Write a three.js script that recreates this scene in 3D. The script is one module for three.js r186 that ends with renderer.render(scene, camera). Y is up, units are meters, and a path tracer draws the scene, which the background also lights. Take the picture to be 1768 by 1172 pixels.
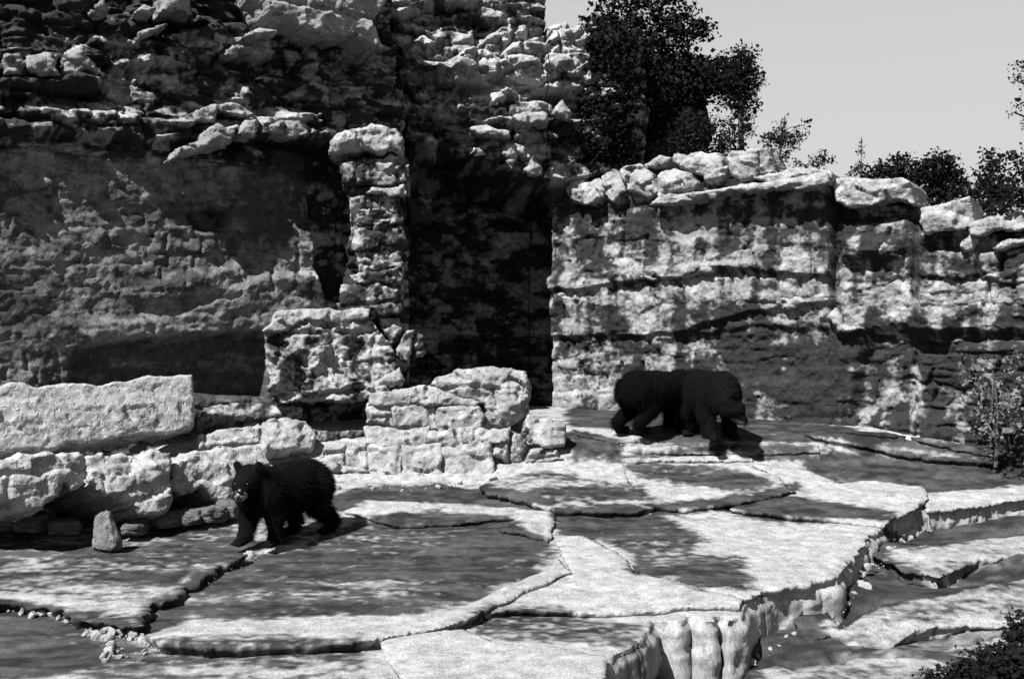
import * as THREE from 'three';
import { MarchingCubes } from 'three/addons/objects/MarchingCubes.js';
import { mergeGeometries, mergeVertices } from 'three/addons/utils/BufferGeometryUtils.js';

// ------------------------------------------------------------------ camera, sky, sun, exposure
const W = 1768, H = 1172, F = 1859, HZ = 560, EYE = 2.6;       // the photograph's size, focal length and horizon in its own pixels; eye height in metres
const scene = new THREE.Scene();
const camera = new THREE.PerspectiveCamera(2 * Math.atan(H / 2 / F) * 180 / Math.PI, W / H, 0.1, 600);
camera.position.set(0, EYE, 0);
camera.lookAt(0, EYE, -10);
camera.setViewOffset(W, H, 0, H / 2 - HZ, W, H);
const renderer = new THREE.WebGLRenderer({ antialias: true });
renderer.toneMapping = THREE.LinearToneMapping;
renderer.toneMappingExposure = 2.6;
renderer.shadowMap.enabled = true;
const SUN = new THREE.Vector3(-0.41, 0.76, 0.5).normalize();
{ // clear summer sky without colour: bright at the horizon, deeper overhead
  const w = 64, h = 256, data = new Float32Array(w * h * 4);
  for (let j = 0; j < h; j++) for (let i = 0; i < w; i++) {
    const e = Math.max(0, ((j + 0.5) / h - 0.5) * Math.PI);
    const v = 0.04 + 0.222 / (1 + (e / 0.55) ** 3);
    data.set([v, v, v, 1], (j * w + i) * 4);
  }
  const t = new THREE.DataTexture(data, w, h, THREE.RGBAFormat, THREE.FloatType);
  t.mapping = THREE.EquirectangularReflectionMapping; t.magFilter = THREE.LinearFilter; t.needsUpdate = true;
  scene.background = t; scene.environment = t;
}
const sun = new THREE.DirectionalLight(0xffffff, 5);
sun.position.copy(SUN).multiplyScalar(40).add(new THREE.Vector3(0, 0, -14)); sun.target.position.set(0, 0, -14);
sun.castShadow = true; sun.shadow.mapSize.set(4096, 4096); sun.shadow.radius = 1;
Object.assign(sun.shadow.camera, { left: -16, right: 16, top: 16, bottom: -16, near: 1, far: 90 });
scene.add(sun, sun.target);

// ------------------------------------------------------------------ noise and small tools
const V = (x, y, z) => new THREE.Vector3(x, y, z);
const at = (px, py, d) => V((px - W / 2) / F * d, EYE - (py - HZ) / F * d, -d);   // the point at depth d that the photograph shows at (px, py)
function rng(seed) { let s = seed >>> 0 || 1; return () => { s = (s + 0x6D2B79F5) | 0; let t = Math.imul(s ^ (s >>> 15), 1 | s); t = (t + Math.imul(t ^ (t >>> 7), 61 | t)) ^ t; return ((t ^ (t >>> 14)) >>> 0) / 4294967296; }; }
function hash(x, y, z) { let h = Math.imul(x, 374761393) + Math.imul(y, 668265263) + Math.imul(z, 1274126177) | 0; h = Math.imul(h ^ (h >>> 13), 1274126177); h ^= h >>> 16; return (h >>> 0) / 4294967296; }
function noise(x, y, z = 0) {
  const X = Math.floor(x), Y = Math.floor(y), Z = Math.floor(z); let u = x - X, v = y - Y, w = z - Z;
  u = u * u * (3 - 2 * u); v = v * v * (3 - 2 * v); w = w * w * (3 - 2 * w);
  const L = (a, b, t) => a + (b - a) * t;
  return L(L(L(hash(X, Y, Z), hash(X + 1, Y, Z), u), L(hash(X, Y + 1, Z), hash(X + 1, Y + 1, Z), u), v),
    L(L(hash(X, Y, Z + 1), hash(X + 1, Y, Z + 1), u), L(hash(X, Y + 1, Z + 1), hash(X + 1, Y + 1, Z + 1), u), v), w) * 2 - 1;
}
function fbm(x, y, z = 0, o = 4) { let a = 0.5, s = 0; for (let i = 0; i < o; i++) { s += a * noise(x, y, z); x = x * 2.03 + 17.1; y = y * 2.03 + 5.3; z = z * 2.03 + 9.7; a *= 0.5; } return s; }
const sstep = (a, b, x) => { const t = Math.min(1, Math.max(0, (x - a) / (b - a))); return t * t * (3 - 2 * t); };
const mix = (a, b, t) => a + (b - a) * t;
function sdf(poly, x, y) {   // signed distance, positive inside
  let d = 1e9, inside = false;
  for (let i = 0, j = poly.length - 1; i < poly.length; j = i++) {
    const [ax, ay] = poly[j], [bx, by] = poly[i], ex = bx - ax, ey = by - ay, wx = x - ax, wy = y - ay;
    const t = Math.min(1, Math.max(0, (wx * ex + wy * ey) / (ex * ex + ey * ey || 1e-9))), dx = wx - ex * t, dy = wy - ey * t;
    d = Math.min(d, dx * dx + dy * dy);
    if ((by > y) !== (ay > y) && x < (ax - bx) * (y - by) / (ay - by) + bx) inside = !inside;
  }
  return inside ? Math.sqrt(d) : -Math.sqrt(d);
}
// irregular chunks: cells sx by sy metres
function chunks(u, v, sx, sy, seed) {
  const x = u / sx, y = v / sy, X = Math.floor(x), Y = Math.floor(y); let f1 = 9, f2 = 9, bx = 0, by = 0, ci = 0, cj = 0;
  for (let j = Y - 1; j <= Y + 1; j++) for (let i = X - 1; i <= X + 1; i++) { const px = i + 0.1 + 0.8 * hash(i, j, seed), py = j + 0.1 + 0.8 * hash(i, j, seed + 1), d = Math.max(Math.abs(px - x) * 0.8, Math.abs(py - y)) * 0.6 + Math.hypot(px - x, py - y) * 0.4; if (d < f1) { f2 = f1; f1 = d; bx = x - px; by = y - py; ci = i; cj = j; } else if (d < f2) f2 = d; }
  return { e: (f2 - f1) * Math.min(sx, sy) * 0.6, o: hash(ci, cj, seed + 2), c: hash(ci, cj, seed + 3), dx: bx * sx * (hash(ci, cj, seed + 4) - 0.5), dy: by * sy * (hash(ci, cj, seed + 5) - 0.5) };
}
const used = {};
function numbered(n) { const k = used[n] = (used[n] ?? -1) + 1; return k ? `${n}_${String(k).padStart(3, '0')}` : n; }
function tag(o, label, category, group, kind) { o.userData = { ...o.userData }; if (label) o.userData.label = label; if (category) o.userData.category = category; if (group) o.userData.group = group; if (kind) o.userData.kind = kind; return o; }
function mesh(name, geo, mat, parent = scene) { const m = new THREE.Mesh(geo, mat); m.name = parent === scene ? numbered(name) : name; m.castShadow = m.receiveShadow = true; parent.add(m); return m; }
function thing(name, p, label, category, group) { const g = new THREE.Group(); g.name = numbered(name); if (p) g.position.copy(p); scene.add(g); return tag(g, label, category, group); }
function geom(pos, uv, col, idx) {
  const g = new THREE.BufferGeometry();
  g.setAttribute('position', new THREE.Float32BufferAttribute(pos, 3));
  if (uv) g.setAttribute('uv', new THREE.Float32BufferAttribute(uv, 2));
  if (col) g.setAttribute('color', new THREE.Float32BufferAttribute(col, 3));
  if (idx) g.setIndex(idx);
  g.computeVertexNormals(); return g;
}
const off = (g, o) => { if (o.position) g.translate(-o.position.x, -o.position.y, -o.position.z); return g; };

// ------------------------------------------------------------------ materials
function tex(n, f, srgb) { const d = new Uint8Array(n * n * 4); for (let j = 0; j < n; j++) for (let i = 0; i < n; i++) { const v = Math.max(0, Math.min(255, f(i / n, j / n) * 255)); d.set([v, v, v, 255], (j * n + i) * 4); } const t = new THREE.DataTexture(d, n, n); t.wrapS = t.wrapT = THREE.RepeatWrapping; t.magFilter = THREE.LinearFilter; t.minFilter = THREE.LinearMipmapLinearFilter; t.generateMipmaps = true; if (srgb) t.colorSpace = THREE.SRGBColorSpace; t.needsUpdate = true; return t; }
// noise that repeats every 1 in x and y, made on a torus-like wrap of a lattice
function tnoise(x, y, n, s) { x *= n; y *= n; const X = Math.floor(x), Y = Math.floor(y); let u = x - X, v = y - Y; u = u * u * (3 - 2 * u); v = v * v * (3 - 2 * v); const h = (a, b) => hash(((a % n) + n) % n, ((b % n) + n) % n, s); return mix(mix(h(X, Y), h(X + 1, Y), u), mix(h(X, Y + 1), h(X + 1, Y + 1), u), v) * 2 - 1; }
const tfbm = (x, y, n, s, o = 5) => { let a = 0.5, t = 0; for (let i = 0; i < o; i++) { t += a * tnoise(x, y, n, s + i); n *= 2; a *= 0.55; } return t; };
const grain = tex(512, (x, y) => 0.86 + 0.16 * tfbm(x, y, 16, 3) + 0.1 * tnoise(x, y, 128, 9) - 0.22 * sstep(0.3, 0.55, tfbm(x, y, 24, 40, 3)), true);
const reliefMap = tex(512, (x, y) => 0.55 + 0.5 * tfbm(x, y, 10, 21, 6) - 0.25 * sstep(0.28, 0.5, tfbm(x, y, 22, 60, 3)));
const rockMat = new THREE.MeshPhysicalMaterial({ specularIntensity: 0.4, vertexColors: true, map: grain, bumpMap: reliefMap, bumpScale: 0.035, roughness: 0.95 });
const slabGrain = tex(512, (x, y) => 0.88 + 0.14 * tfbm(x, y, 16, 3) + 0.14 * tnoise(x, y, 160, 9) - 0.12 * sstep(0.38, 0.55, tfbm(x, y, 24, 40, 3)), true);
const slabMat = new THREE.MeshPhysicalMaterial({ specularIntensity: 0.35, vertexColors: true, map: slabGrain, bumpMap: reliefMap, bumpScale: 0.006, roughness: 0.9 });
const leafMat = new THREE.MeshPhysicalMaterial({ color: new THREE.Color().setRGB(0.008, 0.008, 0.008), roughness: 0.95, specularIntensity: 0.12, side: THREE.DoubleSide });
const paleLeafMat = new THREE.MeshStandardMaterial({ color: new THREE.Color().setRGB(0.045, 0.045, 0.045), roughness: 0.75, side: THREE.DoubleSide });
const barkMat = new THREE.MeshStandardMaterial({ color: new THREE.Color().setRGB(0.045, 0.045, 0.045), bumpMap: reliefMap, bumpScale: 0.02, roughness: 0.95 });
const furMat = new THREE.MeshPhysicalMaterial({ color: new THREE.Color().setRGB(0.0035, 0.0035, 0.0035), roughness: 0.9, specularIntensity: 0.05, side: THREE.DoubleSide });
const muzzleMat = new THREE.MeshStandardMaterial({ color: new THREE.Color().setRGB(0.14, 0.14, 0.14), roughness: 0.8 });
const darkMuzzle = new THREE.MeshStandardMaterial({ color: new THREE.Color().setRGB(0.02, 0.02, 0.02), roughness: 0.85 });
const noseMat = new THREE.MeshStandardMaterial({ color: new THREE.Color().setRGB(0.008, 0.008, 0.008), roughness: 0.35 });
const UV = 1 / 1.7;

// stain and painted shade: 0..1 cover -> a mottled mask with an outline of its own
function stainShadeMask(cover, x, y, z, f = 2.2, sx = 1, sy = 1, soft = 0.1) {
  const n = fbm(x * f * sx, y * f * sy, z, 5) * 0.62 + fbm(x * f * 6 * sx, y * f * 6 * sy, z + 7, 3) * 0.38;
  const th = mix(0.62, -0.62, cover);
  return sstep(th - soft, th + soft, n);
}

// ------------------------------------------------------------------ plates: an outline with thickness, rounded rim, rough sides
function plate({ poly, pos, cell = 0.03, thick = 0.3, r = 0.03, rough = 0.03, rf = 3, relief = () => 0, col = () => 0.3, seed = 1, rows = 4, cap = true, under = 0, facet = 0.03, sharp = 0 }) {
  let x0 = 1e9, x1 = -1e9, y0 = 1e9, y1 = -1e9;
  for (const [x, y] of poly) { x0 = Math.min(x0, x); x1 = Math.max(x1, x); y0 = Math.min(y0, y); y1 = Math.max(y1, y); }
  const m = rough + 2 * cell; x0 -= m; y0 -= m; x1 += m; y1 += m;
  const nx = Math.ceil((x1 - x0) / cell) + 1, ny = Math.ceil((y1 - y0) / cell) + 1;
  const sd = new Float32Array(nx * ny);
  for (let j = 0; j < ny; j++) for (let i = 0; i < nx; i++) { const x = x0 + i * cell, y = y0 + j * cell; sd[j * nx + i] = sdf(poly, x, y) + rough * 1.6 * fbm(x * rf, y * rf, seed * 3.7, 4); }
  const id = new Int32Array(nx * ny).fill(-1), P = [], A = [], S = [], G = [];
  const keep = (k) => sd[k] > -0.62 * cell;
  for (let j = 1; j < ny - 1; j++) for (let i = 1; i < nx - 1; i++) {
    const k = j * nx + i; if (!keep(k)) continue;
    let gx = sd[k + 1] - sd[k - 1], gy = sd[k + nx] - sd[k - nx]; const gl = Math.hypot(gx, gy) || 1; gx /= gl; gy /= gl;
    let x = x0 + i * cell, y = y0 + j * cell, s = sd[k];
    if (s < 0.62 * cell) { x -= gx * s; y -= gy * s; s = 0; }
    id[k] = S.length; A.push([x, y]); S.push(s); G.push([gx, gy]);
  }
  const idx = [], edges = new Map();
  const tri = (a, b, c) => { if (a < 0 || b < 0 || c < 0) return; idx.push(a, b, c); };
  for (let j = 0; j < ny - 1; j++) for (let i = 0; i < nx - 1; i++) {
    const a = id[j * nx + i], b = id[j * nx + i + 1], c = id[(j + 1) * nx + i + 1], d = id[(j + 1) * nx + i];
    if ((i + j) & 1) { tri(a, b, c); tri(a, c, d); } else { tri(a, b, d); tri(b, c, d); }
  }
  const pp = [], uv = [], cc = [];
  const push = (x, y, w, u, v, c) => { const p = pos(x, y, w); pp.push(p.x, p.y, p.z); uv.push(u * UV, v * UV); cc.push(c, c, c); };
  for (let k = 0; k < S.length; k++) { const [x, y] = A[k], s = S[k]; const w = relief(x, y, s) - (s < r ? r - Math.sqrt(Math.max(0, r * r - (r - s) ** 2)) : 0); push(x, y, w, x, y, col(x, y, s, 0)); P.push(w); }
  for (let t = 0; t < idx.length; t += 3) for (let e = 0; e < 3; e++) { const a = idx[t + e], b = idx[t + (e + 1) % 3], k = a * 4194304 + b, q = b * 4194304 + a; if (edges.has(q)) edges.delete(q); else edges.set(k, [a, b]); }
  const ring = new Map();
  const skirt = (v) => {
    if (ring.has(v)) return ring.get(v);
    const out = [v], [x, y] = A[v], [gx, gy] = G[v];
    for (let j = 1; j <= rows; j++) { const t = j / rows, w = mix(P[v], -thick, t), K = chunks(x * 0.8 + y * 0.6 + 0.1 * w, w, sharp ? 0.5 : 0.32, sharp ? 0.22 : 0.17, seed | 0), o = -facet * sstep(0, 0.04, P[v] - w) * (sharp ? K.o * 0.8 + (K.dx + K.dy) * 5 : K.o + (K.dx + K.dy) * 3 - 0.2) - under * sstep(0.02, 0.09, P[v] - w) + rough * 1.2 * fbm(x * rf * 1.7 + w * 2, y * rf * 1.7, seed + w * rf * 2.2, 3) - 0.012 * (j === rows); out.push(pp.length / 3); push(x - gx * o, y - gy * o, w, x - gx * (P[v] - w), y - gy * (P[v] - w), col(x, y, 0, P[v] - w)); }
    ring.set(v, out); return out;
  };
  const side = [];
  for (const [a, b] of edges.values()) { const p = skirt(a), q = skirt(b); for (let j = 0; j < rows; j++) side.push(q[j], p[j], p[j + 1], q[j], p[j + 1], q[j + 1]); }
  if (cap) { const base = pp.length / 3; for (let k = 0; k < S.length; k++) { const r2 = ring.get(k); if (r2) { const e = r2[rows] * 3; pp.push(pp[e], pp[e + 1], pp[e + 2]); uv.push(0, 0); cc.push(0.2, 0.2, 0.2); } else push(A[k][0], A[k][1], -thick, A[k][0], A[k][1], 0.2); } for (let t = 0; t < idx.length; t += 3) side.push(base + idx[t], base + idx[t + 2], base + idx[t + 1]); }
  return geom(pp, uv, cc, [...idx, ...side].length ? idx.concat(side) : []);
}

// ------------------------------------------------------------------ frames for upright faces
class Frame {   // a plane through two ground points, u along it, v up; lean tips its top away
  constructor(px0, d0, px1, d1, lean = 0) {
    this.o = at(px0, HZ, d0).setY(0); const e = at(px1, HZ, d1).setY(0);
    this.len = e.distanceTo(this.o); this.a = e.clone().sub(this.o).normalize();
    const h = V(-this.a.z, 0, this.a.x).multiplyScalar(1); if (h.z < 0) h.negate();
    this.b = V(0, Math.cos(lean), 0).addScaledVector(h, -Math.sin(lean)); this.n = this.a.clone().cross(this.b).normalize();
  }
  uv(px, py, w = 0) {
    const dir = V((px - W / 2) / F, -(py - HZ) / F, -1), c = V(0, EYE, 0), o = this.o.clone().addScaledVector(this.n, w);
    const t = o.clone().sub(c).dot(this.n) / dir.dot(this.n), p = c.addScaledVector(dir, t).sub(o);
    return [p.dot(this.a), p.dot(this.b)];
  }
  poly(list, w = 0) { return list.map(([x, y]) => this.uv(x, y, w)); }
  pt(u, v, w = 0) { return this.o.clone().addScaledVector(this.a, u).addScaledVector(this.b, v).addScaledVector(this.n, w); }
  posAt(w0) { return (u, v, w) => this.pt(u, v, w0 + w); }
}

// strata: layers of blocks, each with its own set-back and tone
class Strata {
  constructor(seed, v0, v1, u0, u1, thick, width) {
    const R = rng(seed); this.layers = []; this.seed = seed;
    for (let v = v0; v < v1;) { const t = thick * (0.45 + 1.3 * R() * R() + 0.25 * R()), bl = []; let u = u0 - R(); while (u < u1 + 2) { const w = width * (0.3 + 1.6 * R() * R() + 0.2); bl.push({ u, o: R(), c: R(), t: R() - 0.5, s: R() - 0.5 }); u += w; } this.layers.push({ v, o: R(), c: R(), bl }); v += t; }
  }
  at(u, v) {
    const s = this.seed;
    const uu = u + 0.14 * fbm(u * 1.6, v * 1.6, s, 3), vv = v + 0.16 * fbm(u * 0.55, v * 0.8, s + 4, 3) + 0.05 * fbm(u * 3.5, v * 3.5, s + 9, 2);
    const L = this.layers; let lo = 0, hi = L.length - 1; while (lo < hi) { const m = (lo + hi + 1) >> 1; if (L[m].v <= vv) lo = m; else hi = m - 1; }
    const l = L[lo], top = lo + 1 < L.length ? L[lo + 1].v : l.v + 0.4, B = l.bl; let a = 0, b = B.length - 1; while (a < b) { const m = (a + b + 1) >> 1; if (B[m].u <= uu) a = m; else b = m - 1; }
    const k = B[a], r = a + 1 < B.length ? B[a + 1].u : k.u + 1;
    return { eu: Math.min(uu - k.u, r - uu), e: Math.min(vv - l.v, top - vv, (uu - k.u) * 1.0, r - uu), o: k.o, lo: l.o, c: k.c, lc: l.c, dx: (uu - (k.u + r) / 2) * k.t, dy: (vv - (l.v + top) / 2) * k.s, low: vv - l.v, up: top - vv };
  }
}

// a rock face: a fine grid over (u, v), pushed out along the plane's normal; top and ends run back into the hill
function rockFace({ f, u0, u1, v0, top, cell, disp, col, back = 3 }) {
  const nu = Math.round((u1 - u0) / cell), hMax = Math.max(...Array.from({ length: 60 }, (_, i) => top(mix(u0, u1, i / 59)))) - v0, nv = Math.round(hMax / cell);
  const pp = [], uv = [], cc = [], idx = [], kb = 10;
  const cols = nu + 1, rows = nv + 1 + kb;
  for (let j = 0; j < rows; j++) for (let i = 0; i < cols; i++) {
    const u = mix(u0, u1, i / nu), tp = top(u), v = j <= nv ? mix(v0, tp, j / nv) : tp + 0.12 * fbm(u * 2, j * 0.7, 3);
    const w0 = disp(u, Math.min(v, tp)), w = j <= nv ? w0 : w0 - back * ((j - nv) / kb) ** 1.5, p = f.pt(u, v, w);
    pp.push(p.x, p.y, p.z); uv.push(u * UV, (j <= nv ? v : tp - (w - w0)) * UV); const c = col(u, v, w); cc.push(c, c, c);
  }
  for (let j = 0; j < rows - 1; j++) for (let i = 0; i < nu; i++) { const a = j * cols + i; if ((i + j) & 1) idx.push(a, a + 1, a + cols + 1, a, a + cols + 1, a + cols); else idx.push(a, a + 1, a + cols, a + 1, a + cols + 1, a + cols); }
  for (const i of [0, nu]) {      // the ends
    let prev = null;
    for (let j = 0; j <= nv; j++) { const k = (j * cols + i) * 3, p = V(pp[k], pp[k + 1], pp[k + 2]), cur = [j * cols + i]; for (let s = 1; s <= 12; s++) { const q = p.clone().addScaledVector(f.n, -back * s / 12); q.addScaledVector(f.a, 0.1 * fbm(q.z * 2.5, q.y * 2.5, i, 3) * (i ? 1 : -1)); cur.push(pp.length / 3); pp.push(q.x, q.y, q.z); uv.push(q.z * UV, q.y * UV); const c = col(mix(u0, u1, i / nu), p.y, s * 0.3); cc.push(c, c, c); } if (prev) for (let s = 0; s < 12; s++) { const [a, b, c, d] = [prev[s], prev[s + 1], cur[s + 1], cur[s]]; if (i) idx.push(a, b, c, a, c, d); else idx.push(a, c, b, a, d, c); } prev = cur; }
  }
  return geom(pp, uv, cc, idx);
}

// ------------------------------------------------------------------ the ground: profile, base sheet, slabs
const PROFILE = [[0, -0.1], [8, -0.1], [10, -0.09], [12.5, 0.04], [13.9, 0.21], [15, 0.42], [15.6, 0.6], [16, 0.84], [16.6, 0.99], [17.6, 1.08], [19, 1.1], [24, 1.15], [400, 1.15]];
function Gd(d) { for (let i = 1; i < PROFILE.length; i++) if (d <= PROFILE[i][0]) { const [a, b] = PROFILE[i - 1], [c, e] = PROFILE[i]; return mix(b, e, (d - a) / (c - a)); } return 1.15; }
function groundAt(px, py, h = 0) { let lo = 3, hi = 40; for (let i = 0; i < 50; i++) { const d = (lo + hi) / 2; (EYE - (py - HZ) / F * d > Gd(d) + h) ? lo = d : hi = d; } return [(px - W / 2) / F * lo, lo]; }
const depth = (d) => mix(0.5, 0.2, sstep(9.6, 12.4, d));      // how far the gully floor lies below the terrace
const gpoly = (list, h = 0) => list.map(([x, y]) => groundAt(x, y, h));
const onGround = (px, py, h = 0) => { const [x, d] = groundAt(px, py, h); return V(x, Gd(d) + h, -d); };

// dark wet stains, dirt and painted shade on the terrace, by outline: [cover, points]
const STAINS_SHADE = [
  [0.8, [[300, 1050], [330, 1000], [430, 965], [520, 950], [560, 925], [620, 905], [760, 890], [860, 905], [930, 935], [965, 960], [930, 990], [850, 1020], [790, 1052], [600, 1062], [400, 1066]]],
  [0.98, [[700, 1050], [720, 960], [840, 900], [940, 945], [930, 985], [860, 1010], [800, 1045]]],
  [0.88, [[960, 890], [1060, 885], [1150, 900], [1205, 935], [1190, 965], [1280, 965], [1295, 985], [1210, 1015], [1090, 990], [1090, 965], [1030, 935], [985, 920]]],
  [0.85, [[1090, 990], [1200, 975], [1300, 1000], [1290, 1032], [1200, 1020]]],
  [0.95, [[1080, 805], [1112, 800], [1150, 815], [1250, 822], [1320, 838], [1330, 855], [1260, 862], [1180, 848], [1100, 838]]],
  [0.98, [[1240, 878], [1340, 870], [1440, 883], [1530, 896], [1520, 908], [1390, 906], [1280, 895]]],  // shadow band under the right slab front, painted dark
  [0.97, [[1110, 888], [1180, 884], [1250, 873], [1300, 868], [1375, 848], [1378, 858], [1310, 878], [1240, 888], [1130, 893]]],  // riser shadow below the oval slab front, put into the colour
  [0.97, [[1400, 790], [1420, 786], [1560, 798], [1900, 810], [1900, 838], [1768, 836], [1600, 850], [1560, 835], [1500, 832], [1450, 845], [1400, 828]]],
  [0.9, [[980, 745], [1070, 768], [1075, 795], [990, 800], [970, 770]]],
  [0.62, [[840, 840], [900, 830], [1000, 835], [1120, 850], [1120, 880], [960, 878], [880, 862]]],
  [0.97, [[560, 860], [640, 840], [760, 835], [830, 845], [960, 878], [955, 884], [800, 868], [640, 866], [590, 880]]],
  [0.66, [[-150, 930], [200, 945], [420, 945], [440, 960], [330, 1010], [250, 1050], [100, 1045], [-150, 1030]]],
  [0.7, [[-150, 850], [420, 850], [590, 900], [580, 925], [440, 952], [200, 952], [-150, 955]]],  // shade beneath the overhanging block row, painted into the ground tone
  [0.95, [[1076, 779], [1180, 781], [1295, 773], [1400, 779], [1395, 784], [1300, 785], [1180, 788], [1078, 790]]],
  [0.96, [[980, 700], [1300, 700], [1440, 735], [1560, 786], [1500, 790], [1415, 764], [1290, 760], [1180, 768], [1130, 758], [1060, 739], [990, 736]]],  // stained ground, with shade around and below the rear bears painted in
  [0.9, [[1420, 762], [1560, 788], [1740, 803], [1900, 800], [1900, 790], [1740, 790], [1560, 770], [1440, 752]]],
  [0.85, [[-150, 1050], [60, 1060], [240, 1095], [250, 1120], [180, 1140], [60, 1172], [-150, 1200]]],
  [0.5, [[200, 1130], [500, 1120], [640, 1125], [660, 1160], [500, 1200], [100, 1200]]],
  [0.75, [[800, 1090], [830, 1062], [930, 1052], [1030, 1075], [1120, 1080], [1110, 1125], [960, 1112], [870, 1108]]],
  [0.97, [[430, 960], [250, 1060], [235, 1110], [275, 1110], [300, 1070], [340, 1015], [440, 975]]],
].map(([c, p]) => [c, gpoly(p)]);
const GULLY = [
  [0.97, [[1300, 1040], [1450, 1000], [1540, 930], [1640, 910], [1768, 905], [1900, 910], [1900, 930], [1620, 945], [1500, 960], [1580, 1000], [1600, 1020], [1480, 1040], [1400, 1060], [1430, 1100], [1350, 1110], [1290, 1100]]],  // gully stains; beside the terrace edge they also paint its line of shadow
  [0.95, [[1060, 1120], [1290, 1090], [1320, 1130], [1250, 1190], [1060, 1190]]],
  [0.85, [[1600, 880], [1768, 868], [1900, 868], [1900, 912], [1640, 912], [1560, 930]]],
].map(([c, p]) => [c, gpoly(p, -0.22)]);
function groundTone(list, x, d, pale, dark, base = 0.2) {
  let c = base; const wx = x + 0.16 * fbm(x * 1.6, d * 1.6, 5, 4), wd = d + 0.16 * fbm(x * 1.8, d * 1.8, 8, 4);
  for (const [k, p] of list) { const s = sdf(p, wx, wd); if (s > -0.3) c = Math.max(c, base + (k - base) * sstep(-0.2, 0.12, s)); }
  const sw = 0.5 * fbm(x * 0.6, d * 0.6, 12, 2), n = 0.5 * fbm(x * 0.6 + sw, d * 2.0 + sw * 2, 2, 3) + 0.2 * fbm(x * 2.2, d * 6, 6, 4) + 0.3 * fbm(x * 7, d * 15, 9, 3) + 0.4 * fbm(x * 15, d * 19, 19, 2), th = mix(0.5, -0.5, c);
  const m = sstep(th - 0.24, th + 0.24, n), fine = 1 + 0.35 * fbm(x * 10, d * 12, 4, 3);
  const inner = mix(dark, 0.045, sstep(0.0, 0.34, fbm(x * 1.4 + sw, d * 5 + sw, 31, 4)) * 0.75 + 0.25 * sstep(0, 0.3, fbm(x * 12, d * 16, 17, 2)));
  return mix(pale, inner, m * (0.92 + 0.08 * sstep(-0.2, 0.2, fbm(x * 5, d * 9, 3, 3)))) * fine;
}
function buildGround() {
  const pp = [], uv = [], cc = [], idx = [];
  const xs = [], ds = []; for (let x = -200; x < -12; x += 20) xs.push(x); for (let x = -12; x < 12; x += 0.08) xs.push(x); for (let x = 12; x <= 212; x += 20) xs.push(x);
  for (let d = -150; d < 5; d += 15) ds.push(d); for (let d = 6; d < 22; d += 0.06) ds.push(d); for (let d = 22; d <= 322; d += 20) ds.push(d);
  for (const d of ds) for (const x of xs) {
    const y = Gd(Math.max(d, 0)) - depth(d) + 0.08 * fbm(x * 0.8, d * 0.8, 3, 5) + 0.07 * Math.sin((d + 0.35 * x + 0.6 * fbm(x * 0.5, d * 0.5, 1, 3)) * 4);
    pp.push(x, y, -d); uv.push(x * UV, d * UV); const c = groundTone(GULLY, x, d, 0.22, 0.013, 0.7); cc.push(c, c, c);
  }
  const n = xs.length; for (let j = 0; j < ds.length - 1; j++) for (let i = 0; i < n - 1; i++) { const a = j * n + i; idx.push(a, a + 1, a + n + 1, a, a + n + 1, a + n); }
  const g = mesh('ground', geom(pp, uv, cc, idx), slabMat); tag(g, null, null, null, 'structure');
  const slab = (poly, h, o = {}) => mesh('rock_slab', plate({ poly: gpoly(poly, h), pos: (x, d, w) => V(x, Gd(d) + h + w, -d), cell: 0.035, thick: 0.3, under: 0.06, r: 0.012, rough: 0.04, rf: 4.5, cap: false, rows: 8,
    relief: (x, d) => 0.03 * fbm(x * 1.2, d * 1.2, h * 50, 4) + 0.008 * fbm(x * 7, d * 7, 3, 3), col: (x, d) => groundTone(STAINS_SHADE, x, d, o.pale ?? 0.28, o.dark ?? 0.013, o.base ?? 0.17), seed: poly[0][0], ...o }), slabMat, g);
  // the broad terrace floor
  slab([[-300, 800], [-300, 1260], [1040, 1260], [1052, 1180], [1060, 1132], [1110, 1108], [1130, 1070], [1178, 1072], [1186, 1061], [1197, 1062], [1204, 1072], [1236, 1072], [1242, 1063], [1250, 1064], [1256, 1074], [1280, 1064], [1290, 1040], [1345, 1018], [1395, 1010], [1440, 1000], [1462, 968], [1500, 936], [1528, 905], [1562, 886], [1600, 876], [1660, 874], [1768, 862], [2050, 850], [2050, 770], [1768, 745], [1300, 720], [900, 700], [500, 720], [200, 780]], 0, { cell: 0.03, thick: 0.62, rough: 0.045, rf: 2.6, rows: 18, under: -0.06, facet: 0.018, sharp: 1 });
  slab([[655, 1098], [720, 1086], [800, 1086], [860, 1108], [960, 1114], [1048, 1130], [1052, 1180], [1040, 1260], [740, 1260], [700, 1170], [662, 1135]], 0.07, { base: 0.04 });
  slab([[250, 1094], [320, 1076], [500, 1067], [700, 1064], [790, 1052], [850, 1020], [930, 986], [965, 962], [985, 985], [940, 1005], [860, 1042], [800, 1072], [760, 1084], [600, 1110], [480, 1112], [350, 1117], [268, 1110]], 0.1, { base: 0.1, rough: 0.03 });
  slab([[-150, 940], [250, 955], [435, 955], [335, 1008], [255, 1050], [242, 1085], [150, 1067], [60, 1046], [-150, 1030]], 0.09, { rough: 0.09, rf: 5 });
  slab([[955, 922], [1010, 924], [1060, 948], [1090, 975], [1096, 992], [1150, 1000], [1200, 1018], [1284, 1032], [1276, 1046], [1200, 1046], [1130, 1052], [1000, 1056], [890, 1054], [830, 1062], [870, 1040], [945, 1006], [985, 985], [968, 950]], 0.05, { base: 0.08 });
  slab([[590, 880], [650, 866], [800, 868], [955, 882], [962, 893], [948, 932], [905, 920], [862, 913], [885, 895], [800, 900], [680, 905]], 0.06);
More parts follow.
